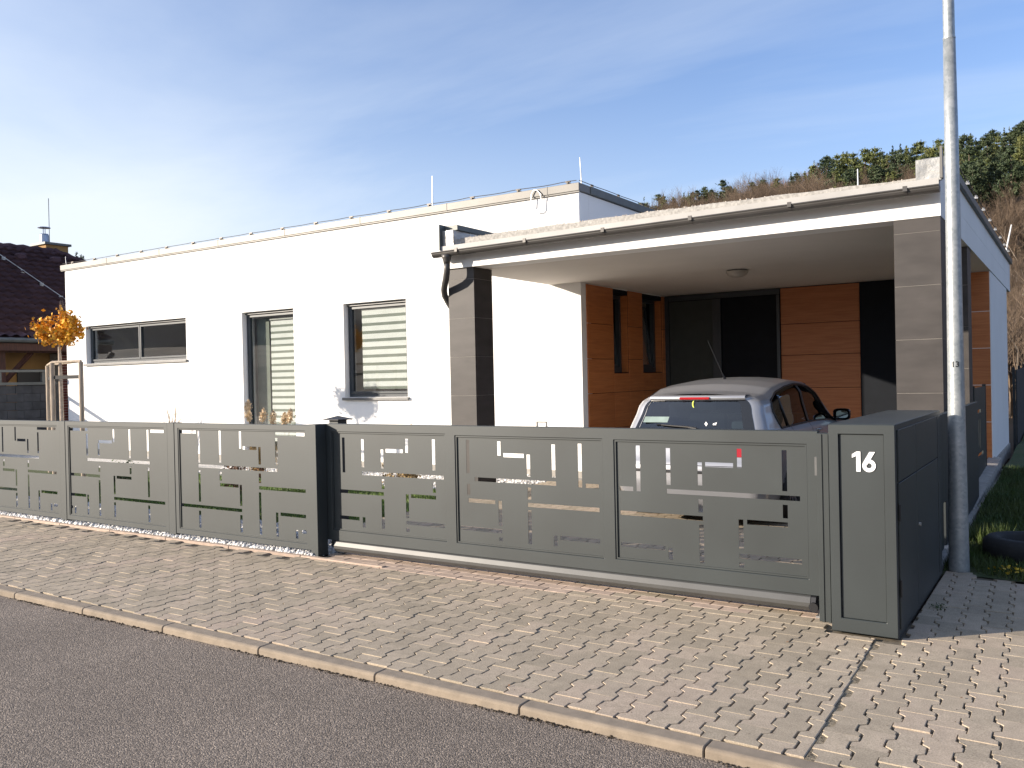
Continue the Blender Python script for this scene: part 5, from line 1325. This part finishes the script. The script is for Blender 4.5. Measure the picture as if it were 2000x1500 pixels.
# dark fence at the far right, running back behind the house
df = thing('dark_fence', 'dark grey fence running up the slope behind the right end of the house', 'fence', (-0.75, 25, 0))
mb = MB()
for k in range(26):
    y0_, y1_ = 18.9+k*0.6, 18.9+(k+1)*0.6-0.02
    z_ = verge_z(0, y0_)+0.02*k
    MB().box(-0.98, -0.955, y0_, y1_, 0.0, 1.55+0.012*k).build('fence_board', M['darkfence'], df)
for k in range(9): MB().box(-1.03, -0.985, 18.9+k*1.8, 18.95+k*1.8, 0, 1.6+0.035*k).build('post', M['darkfence'], df)
anchor(df)

# ================================================================== NEIGHBOUR HOUSE (left)
nbh = thing('neighbour_house', 'neighbouring house with a dark brown tiled roof, brick and ochre walls', 'house', (-27, 16, 0))
EX, EZ, RX, RZ = -24.0, 2.93, -30.2, 6.36
YN0, YN1, YH = 4.0, 22.0, 16.9
slope_len = math.hypot(RX-EX, RZ-EZ); rows = 18; du = slope_len/rows
ux, uz = (RX-EX)/slope_len, (RZ-EZ)/slope_len; nx2, nz2 = -uz*-1, -ux
nrm = Vector((uz, 0, -ux)).normalized()
if nrm.z < 0: nrm = -nrm
NY = 400; ysn = np.linspace(9.0, YN1, NY+1); V = []; Fq = []
for r_ in range(rows):
    for e in (0, 1):
        base = len(V)
        for y in ysn:
            s_ = (r_+e)*du+(0.11 if e else 0); lift = 0.10 if e == 0 else -0.01
            wv = 0.034*math.cos(2*math.pi*y/0.30)
            p = Vector((EX+ux*s_, y, EZ+uz*s_))+nrm*(lift+wv+0.02)
            V.append(p)
    b0 = len(V)-2*(NY+1); b1 = len(V)-(NY+1)
    for k in range(NY):
        ylim = YH+(1-(r_+0.5)/rows)*5.2
        if ysn[k] > ylim: continue
        Fq.append((b0+k, b0+k+1, b1+k+1, b1+k))
        if r_ > 0: Fq.append((b0-(NY+1)+k, b0-(NY+1)+k+1, b0+k+1, b0+k))
stuff(npmesh('roof_tiles', V, Fq, M['rooftile'], nbh))
roof = MB()
roof.add([(EX, 9, EZ), (EX, YH+5.2, EZ), (RX, YH, RZ), (RX, 9, RZ), (EX-12.4, 9, EZ), (EX-12.4, YH+5.2, EZ)], [(0, 1, 2, 3), (3, 2, 5, 4), (1, 5, 2), (0, 3, 4)])
roof.build('roof', M['rooftile'], nbh)
MB().tube([(RX, y, RZ+0.05+0.02*math.sin(y*14)) for y in np.arange(9, YH, 0.11)], 0.11, 8).build('ridge_tiles', M['rooftile'], nbh)
MB().tube([(lerp(RX, EX, k/60), lerp(YH, YH+5.2, k/60), lerp(RZ, EZ, k/60)+0.06+(0.035 if k % 3 == 0 else 0)) for k in range(61)], 0.10, 8).build('hip_tiles', M['rooftile'], nbh)
MB().tube([(EX+0.07, 9, EZ-0.02), (EX+0.07, YH+5.2, EZ-0.02)], 0.07, 8).build('gutter', M['coping_dark'], nbh)
MB().box(EX-0.12, EX, 9, YH+5.2, EZ-0.30, EZ-0.10).build('fascia', M['timber'], nbh)
MB().box(EX-12, EX-1.25, 9.1, YH+5.0, 0, EZ-0.05).build('wall', M['yellow'], nbh)
MB().box(EX-1.24, EX-1.2, 12.95, 13.9, 0.6, 2.15).build('dark_opening', M['black'], nbh)
# brick wall part: courses of bricks
bw = MB().box(EX-1.23, EX-0.6, 13.9, 21.5, 0, 2.6).build('brick_wall', M['grout'], nbh)
bricks = MB(); nbk = 0
for c_ in range(33):
    for k in range(8):
        y0_ = 13.9+k*0.26-(0.13 if c_ % 2 else 0); z0_ = c_*0.079
        if y0_ < 13.85: y0_ = 13.9
        bricks.box(EX-0.6, EX-0.585, y0_+0.006, y0_+0.248, z0_+0.006, z0_+0.073)
stuff(bricks.build('bricks', M['brick'], bw))
for y_ in (12.05, 9.6):
    MB().box(EX-0.42, EX-0.24, y_-0.1, y_+0.1, 0.0, EZ-0.3).build('timber_post', M['timber'], nbh)
    for sg in (-1, 1):
        MB().tube([(EX-0.33, y_+sg*0.06, 1.75), (EX-0.33, y_+sg*0.85, EZ-0.33)], 0.075, 4).build('brace', M['timber'], nbh)
MB().box(EX-0.45, EX-0.2, 9, 21, EZ-0.34, EZ-0.16).build('wall_plate', M['timber'], nbh)
# chimney with flue cowl
cc = on_x(97, 488, -30.6)
ch = MB().box(cc.x-0.4, cc.x+0.4, cc.y-0.35, cc.y+0.45, RZ-0.6, RZ+0.28).build('chimney', M['yellow'], nbh)
MB().box(cc.x-0.48, cc.x+0.48, cc.y-0.43, cc.y+0.53, RZ+0.282, RZ+0.36).build('chimney_cap', M['coping_dark'], ch)
f0 = Vector((cc.x, cc.y-0.18, RZ+0.36))
MB().tube([f0, f0+Vector((0, 0, 0.30)), f0+Vector((0, 0, 0.34))], [0.16, 0.15, 0.13], 16).tube([f0+Vector((0.06, 0, .34)), f0+Vector((0.06, 0, .55))], 0.015, 4).tube([f0+Vector((-0.06, 0, .34)), f0+Vector((-0.06, 0, .55))], 0.015, 4).tube([f0+Vector((0, 0, .55)), f0+Vector((0, 0, .575))], [0.21, 0.20], 16).build('flue_cowl', M['steel'], ch)
MB().tube([f0+Vector((0.15, 0.1, -0.2)), f0+Vector((0.15, 0.1, 1.6))], 0.012, 4).build('antenna', M['clipmetal'], ch)
for x_, y_ in ((40, 505), (108, 512)):
    p = on_x(x_, y_, -29.3); s_ = (p.x-EX)/ux; q_ = Vector((EX+ux*s_, p.y, EZ+uz*s_)); MB().box(q_.x-0.15, q_.x+0.15, q_.y-0.15, q_.y+0.15, q_.z, q_.z+0.22).build('roof_vent', M['rooftile'], nbh, bevel=0.05)
# conductor cable laid down the roof
cab_pts = []
for k in range(13):
    px, pyy = lerp(-20, 129, k/12), lerp(492, 594, k/12)-6*math.sin(math.pi*k/12)*0
    d = ray(px, pyy)
    # meet the roof plane
    t_ = ((Vector((EX, 0, EZ))-CAM).dot(nrm))/d.dot(nrm); cab_pts.append(CAM+d*t_+nrm*0.13)
MB().tube(cab_pts, 0.014, 4).build('roof_cable', M['galv'], nbh)
for k in (2, 5, 8, 11): MB().box(cab_pts[k].x-0.03, cab_pts[k].x+0.03, cab_pts[k].y-0.05, cab_pts[k].y+0.05, cab_pts[k].z-0.1, cab_pts[k].z).build('cable_clip', M['galv'], nbh)
MB().tube([(RX, y, RZ+0.30) for y in np.arange(9, YH-0.5, 1.5)], 0.010, 4).build('ridge_cable', M['galv'], nbh)
anchor(nbh)
# concrete block wall in front of it
bwall = thing('block_wall', 'dark grey concrete block garden wall in front of the neighbouring house', 'wall', (-22.6, 11.5, 0))
kx_ = -22.6
for c_ in range(8):
    for k in range(12):
        y0_ = 8.4+k*0.42+(0.21 if c_ % 2 else 0); y1_ = min(y0_+0.412, 12.55)
        if y0_ > 12.4: continue
        MB().box(kx_-0.2, kx_+random.gauss(0, 0.003), y0_, y1_, c_*0.21, c_*0.21+0.202).build('block', M['blockc'], bwall)
MB().box(kx_-0.24, kx_+0.04, 8.3, 12.6, 1.69, 1.76).build('cap_rail', M['coping_dark'], bwall)
for y_ in (8.6, 10.2, 11.2, 12.3): MB().box(kx_-0.12, kx_-0.04, y_-0.04, y_+0.04, 1.76, 2.02).build('rail_post', M['coping_dark'], bwall)
MB().box(kx_-0.13, kx_-0.02, 8.3, 12.5, 2.02, 2.08).build('top_rail', M['coping_dark'], bwall)
anchor(bwall)

# ================================================================== WOODED HILLSIDE
def quads(c, size, up_bias=0.3, asp=0.35):
    c = np.asarray(c); n = len(c)
    a = np.random.normal(size=(n, 3)); a[:, 2] += up_bias; a /= np.linalg.norm(a, axis=1)[:, None]
    b = np.random.normal(size=(n, 3)); b -= a*(a*b).sum(1)[:, None]; b /= np.linalg.norm(b, axis=1)[:, None]
    k = np.cross(a, b); s = (np.random.uniform(0.6, 1.3, n)*size)[:, None]
    P_ = np.stack([c-b*s, c+k*s*asp, c+b*s, c-k*s*asp], 1)
    return P_.reshape(-1, 3), np.arange(4*n).reshape(-1, 4)
def pine_mesh(seed, h=9.0, m='pine', wide=1.0):
    rs2 = np.random.RandomState(seed); pts_ = []
    z = h*0.22
    while z < h*0.99:
        f = (z/h); rad = wide*2.35*(1-f)**(0.55 if seed % 3 else 0.8)*(0.7+0.6*rs2.rand())
        for b_ in range(rs2.randint(5, 8)):
            a = rs2.uniform(0, 6.28); L_ = rad*rs2.uniform(0.55, 1.1)
            n_ = int(18+36*L_)
            for q_ in range(n_):
                t_ = rs2.uniform(0.25, 1.0); sp_ = 0.08+0.17*t_
                pts_.append((math.cos(a)*L_*t_+rs2.normal(0, sp_), math.sin(a)*L_*t_+rs2.normal(0, sp_), z+0.38*L_*t_*t_+rs2.normal(0, 0.10)))
        z += h*0.075*rs2.uniform(0.7, 1.3)
    pts_ += [(rs2.normal(0, 0.05), rs2.normal(0, 0.05), h*(0.93+0.13*rs2.rand())) for _ in range(12 if seed % 3 else 36)]
    V_, F_ = quads(pts_, 0.23, 0.2, 0.30)
    me_ = bpy.data.meshes.new('crown'); me_.from_pydata(V_.tolist(), [], F_.tolist()); me_.update(); me_.materials.append(M[m])
    tb_ = MB().tube([(0, 0, -0.5), (0, 0, h*0.5), (0, 0, h*0.97)], [0.17, 0.11, 0.02], 6)
    tm = bpy.data.meshes.new('trunk'); tm.from_pydata(tb_.v, [], tb_.f); tm.update(); tm.materials.append(M['bark'])
    return me_, tm
def bare_mesh(seed, h=7.0, m='twig', stems=3, dens=1.0):
    rs2 = random.Random(seed); mb = MB()
    def grow(p, d, l, r, lvl):
        q_ = p+d*l; mb.tube([p, q_], [r, r*0.6], 3, cap=False)
        if lvl == 0: return
        for k in range(rs2.choice((3, 4, 4) if lvl > 1 else (4, 5, 6))):
            nd_ = (d+Vector((rs2.gauss(0, 0.42), rs2.gauss(0, 0.42), rs2.uniform(-0.1, 0.35)))).normalized()
            grow(p+d*l*rs2.uniform(0.45, 1.0), nd_, l*rs2.uniform(0.5, 0.75), r*0.5, lvl-1)
    for k in range(stems):
        grow(Vector((rs2.gauss(0, 0.3), rs2.gauss(0, 0.3), -0.3)), Vector((rs2.gauss(0, 0.15), rs2.gauss(0, 0.15), 1)).normalized(), h*0.42, 0.07, 4)
    V_ = np.array(mb.v); F_ = np.array(mb.f)
    return V_, F_
PINES = [pine_mesh(s, 9.0, 'pinedark' if s % 2 else 'pine', 1.0+0.15*(s % 3)) for s in range(6)]
def px_of(az): return 1000+F*math.tan(R(az)-yaw)
TOP = [(1262, 408), (1300, 372), (1330, 385), (1370, 372), (1400, 372), (1450, 350), (1500, 345), (1550, 345), (1600, 318), (1650, 306), (1700, 300), (1750, 290), (1800, 280), (1870, 268), (1900, 266), (1950, 256), (2000, 240), (2060, 232), (2140, 225)]
def hinst(name, me_, tm, x, y, z, s, rot, label, group, cat='tree'):
    t = thing(name, label, cat, (x, y, z), group); t.scale = (s, s, s); t.rotation_euler = (0, 0, rot)
    a = bpy.data.objects.new('crown', me_); C.objects.link(a); a.parent = t
    if tm: b_ = bpy.data.objects.new('trunk', tm); C.objects.link(b_); b_.parent = t
    return t
rr = random.Random(5)
BARE = []
for s in range(5):
    V_, F_ = bare_mesh(s+20, 7.0, stems=3); me_ = bpy.data.meshes.new('crown'); me_.from_pydata(V_.tolist(), [], F_.tolist()); me_.update()
    me_.materials.append(M['twigpink'] if s == 4 else M['twig']); BARE.append((me_, V_, F_))
def top_elev(px, pyy):
    d = ray(px, pyy); return d.z/math.hypot(d.x, d.y), math.degrees(math.atan2(d.x, d.y))
ORD = {}
def order_labels():
    words = ['leftmost', 'second', 'third', 'fourth', 'fifth', 'sixth', 'seventh', 'eighth', 'ninth', 'tenth', 'eleventh', 'twelfth', 'thirteenth', 'fourteenth', 'fifteenth', 'sixteenth', 'seventeenth', 'eighteenth', 'nineteenth', 'twentieth']
    words += ['twenty-'+w for w in ('first', 'second', 'third', 'fourth', 'fifth', 'sixth', 'seventh', 'eighth', 'ninth')]+['thirtieth']+['thirty-'+w for w in ('first', 'second', 'third', 'fourth', 'fifth', 'sixth', 'seventh', 'eighth', 'ninth')]
    for grp, l in ORD.items():
        if 'slope' in grp: continue
        l.sort(key=lambda a: a[0]); n = len(l)
        for i, (px, t) in enumerate(l):
            if i < n/2: w_ = words[i]+(' from the left' if i else '')
            else: w_ = 'rightmost' if i == n-1 else words[n-1-i]+' from the right'
            t['label'] = t['label']+', '+w_+' of its row'
def place_top(px, topy, dist, h0, mesh, tm, nm, lab, grp):
    te, az = top_elev(px, topy); x_, y_ = dist*math.sin(R(az)), dist*math.cos(R(az))
    gz = ground_h(x_, y_); topz_ = 1.6+dist*te
    s_ = max(0.45, min(1.5, (topz_-gz)/h0))
    t = hinst(nm, mesh, tm, x_, y_, topz_-h0*s_, s_, rr.uniform(0, 6.28), lab, grp)
    if grp: ORD.setdefault(grp, []).append((px, t))
def interp_top(px): return interp(TOP, px)
# skyline pines
px = 1590
while px < 2080:
    me_, tm = rr.choice(PINES)
    yt_ = interp_top(px)+rr.uniform(-8, 12)
    place_top(px, yt_, rr.uniform(98, 112), 9.0, me_, tm, 'pine_tree', 'dark pine on the ridge above the carport', 'pines along the wooded ridge'); px += rr.uniform(7, 13)
# pines just below the skyline, down to where the bare wood starts
for k in range(74):
    px = rr.uniform(1600, 2090) if k < 44 else rr.uniform(1870, 2100); base = interp_top(px)+rr.uniform(18, 50 if px < 1860 else 105)
    me_, tm = rr.choice(PINES)
    place_top(px, base, rr.uniform(80, 96), 9.0, me_, tm, 'pine_tree', 'green pine on the slope below the ridge line', 'pines on the slope below the ridge')
for px, yt_, sc_ in ((1315, 388, 1), (1345, 380, 1), (1362, 372, 1), (1390, 372, 1), (1425, 366, 1), (1436, 370, 1), (1468, 356, 1), (1490, 352, 1), (1518, 350, 1), (1556, 340, 1), (1572, 338, 1), (1584, 330, 1), (1258, 392, 1), (1286, 380, 1), (1296, 384, 1), (1375, 366, 1), (1382, 374, 1), (1352, 376, 1), (1336, 382, 1), (1412, 352, 1), (1545, 342, 1)):
    me_, tm = rr.choice(PINES); place_top(px, yt_, rr.uniform(98, 110), 9.0, me_, tm, 'pine_tree', 'small conifer among bare trees over the roof', 'conifers among the bare trees')
for px in (143, 150, 158, 163): 
    me_, tm = rr.choice(PINES); place_top(px, 500+abs(px-150)*0.5, 118, 9.0, me_, tm, 'pine_tree', 'tiny far conifer above the left roof end', 'far conifers beyond the neighbouring roof')
# bare trees on the skyline
for px, yt_ in ((1302, 378), (1314, 366), (1350, 350), (1366, 356), (1384, 352), (1412, 350), (1430, 346), (1452, 338), (1470, 322), (1486, 316), (1500, 314), (1514, 316), (1310, 376), (1322, 356), (1340, 350), (1358, 354), (1392, 352), (1405, 350), (1420, 350), (1440, 344), (1462, 326), (1478, 318), (1495, 314), (1508, 316), (1520, 320), (1560, 324), (1575, 318), (1590, 322), (1450, 350), (1505, 335), (1530, 340)):
    me_ = BARE[rr.randrange(4)][0]; place_top(px, yt_+4, rr.uniform(98, 110), 7.4, me_, None, 'bare_tree', 'leafless grey brown skyline tree over the carport', 'bare trees on the skyline')
place_top(1538, 318, 104, 7.4, BARE[4][0], None, 'bare_tree', 'russet leafless tree on the skyline, warmer than its neighbours', None)
place_top(1455, 345, 100, 7.4, BARE[4][0], None, 'bare_tree', 'second russet leafless tree, left of the warm one on the skyline', None)
bare_mid = []
for k in range(260):
    px = rr.uniform(1275, 1840); hi = interp_top(px); t_ = rr.uniform(-4, 14+0.10*max(0, px-1500)+40)
    if px > 1600: t_ += 42
    bare_mid.append((px, hi+t_, rr.uniform(66, 92)))
# mass of bare wood and brush covering the slope: one object
Vs, Fs = [], []; off = 0
VB = [bare_mesh(s+40, 5.0, stems=2) for s in range(4)]
rng = np.random.RandomState(3); cntb = 0
cands = []
for k in range(5200):
    az = rng.uniform(-27, 3); rdist = rng.uniform(30, 112)
    if rng.rand() > (rdist/112)**0.9+0.15: continue
    px = px_of(az)
    if px < 1240 and True: continue
    x_, y_ = rdist*math.sin(R(az)), rdist*math.cos(R(az)); z_ = ground_h(x_, y_)
    d = Vector((x_, y_, z_+3))-CAM; zc = d.dot(fw); ppx = 1000+F*d.dot(rt)/zc; ppy = 750-F*d.dot(up)/zc
    # only what can show above the roof or beside the house
    roofy = 490-(ppx-900)*0.152 if ppx < 1850 else -1
    if ppx < 1850 and ppy > roofy+40: continue
    if ppx > 1850 and (ppy > 760 or rdist > 72): continue
    cands.append((x_, y_, z_, rdist))
rng.shuffle(cands); cands = [tuple(c) for c in cands]
for px, pyy, dd in bare_mid:
    te, az = top_elev(px, pyy); x_, y_ = dd*math.sin(R(az)), dd*math.cos(R(az)); cands.insert(0, (x_, y_, 1.6+dd*te-4.4, -dd))
for x_, y_, z_, rd in cands[:1000]:
    V_, F_ = VB[rng.randint(4)]; s_ = rng.uniform(0.6, 1.1) if rd > 0 else 1.0; a = rng.uniform(0, 6.28)
    if F_.shape[1] != 4: continue
    X_ = (V_[:, 0]*math.cos(a)-V_[:, 1]*math.sin(a))*s_+x_; Y_ = (V_[:, 0]*math.sin(a)+V_[:, 1]*math.cos(a))*s_+y_
    Vs.append(np.stack([X_, Y_, V_[:, 2]*s_+z_], 1)); Fs.append(F_+off); off += len(V_)
if Vs: stuff(npmesh('bare_woodland', np.concatenate(Vs), np.concatenate(Fs), M['twig']), 'brown leafless woodland and brush covering the hillside', 'woodland')
# pale stems standing out of the brush on the right
mb = MB()
for k in range(150):
    az = rr.uniform(-6.5, 2.5); rd = rr.uniform(28, 60); x_, y_ = rd*math.sin(R(az)), rd*math.cos(R(az)); z_ = ground_h(x_, y_)
    h_ = rr.uniform(1.5, 4.2); mb.tube([(x_, y_, z_-0.2), (x_+rr.gauss(0, 0.2), y_, z_+h_*0.6), (x_+rr.gauss(0, 0.6), y_+rr.gauss(0, 0.3), z_+h_)], [0.03, 0.02, 0.008], 3)
stuff(mb.build('pale_saplings', M['twigpale']), 'thin pale saplings scattered through the brown brush', 'saplings')
order_labels()
bpy.context.view_layer.update()
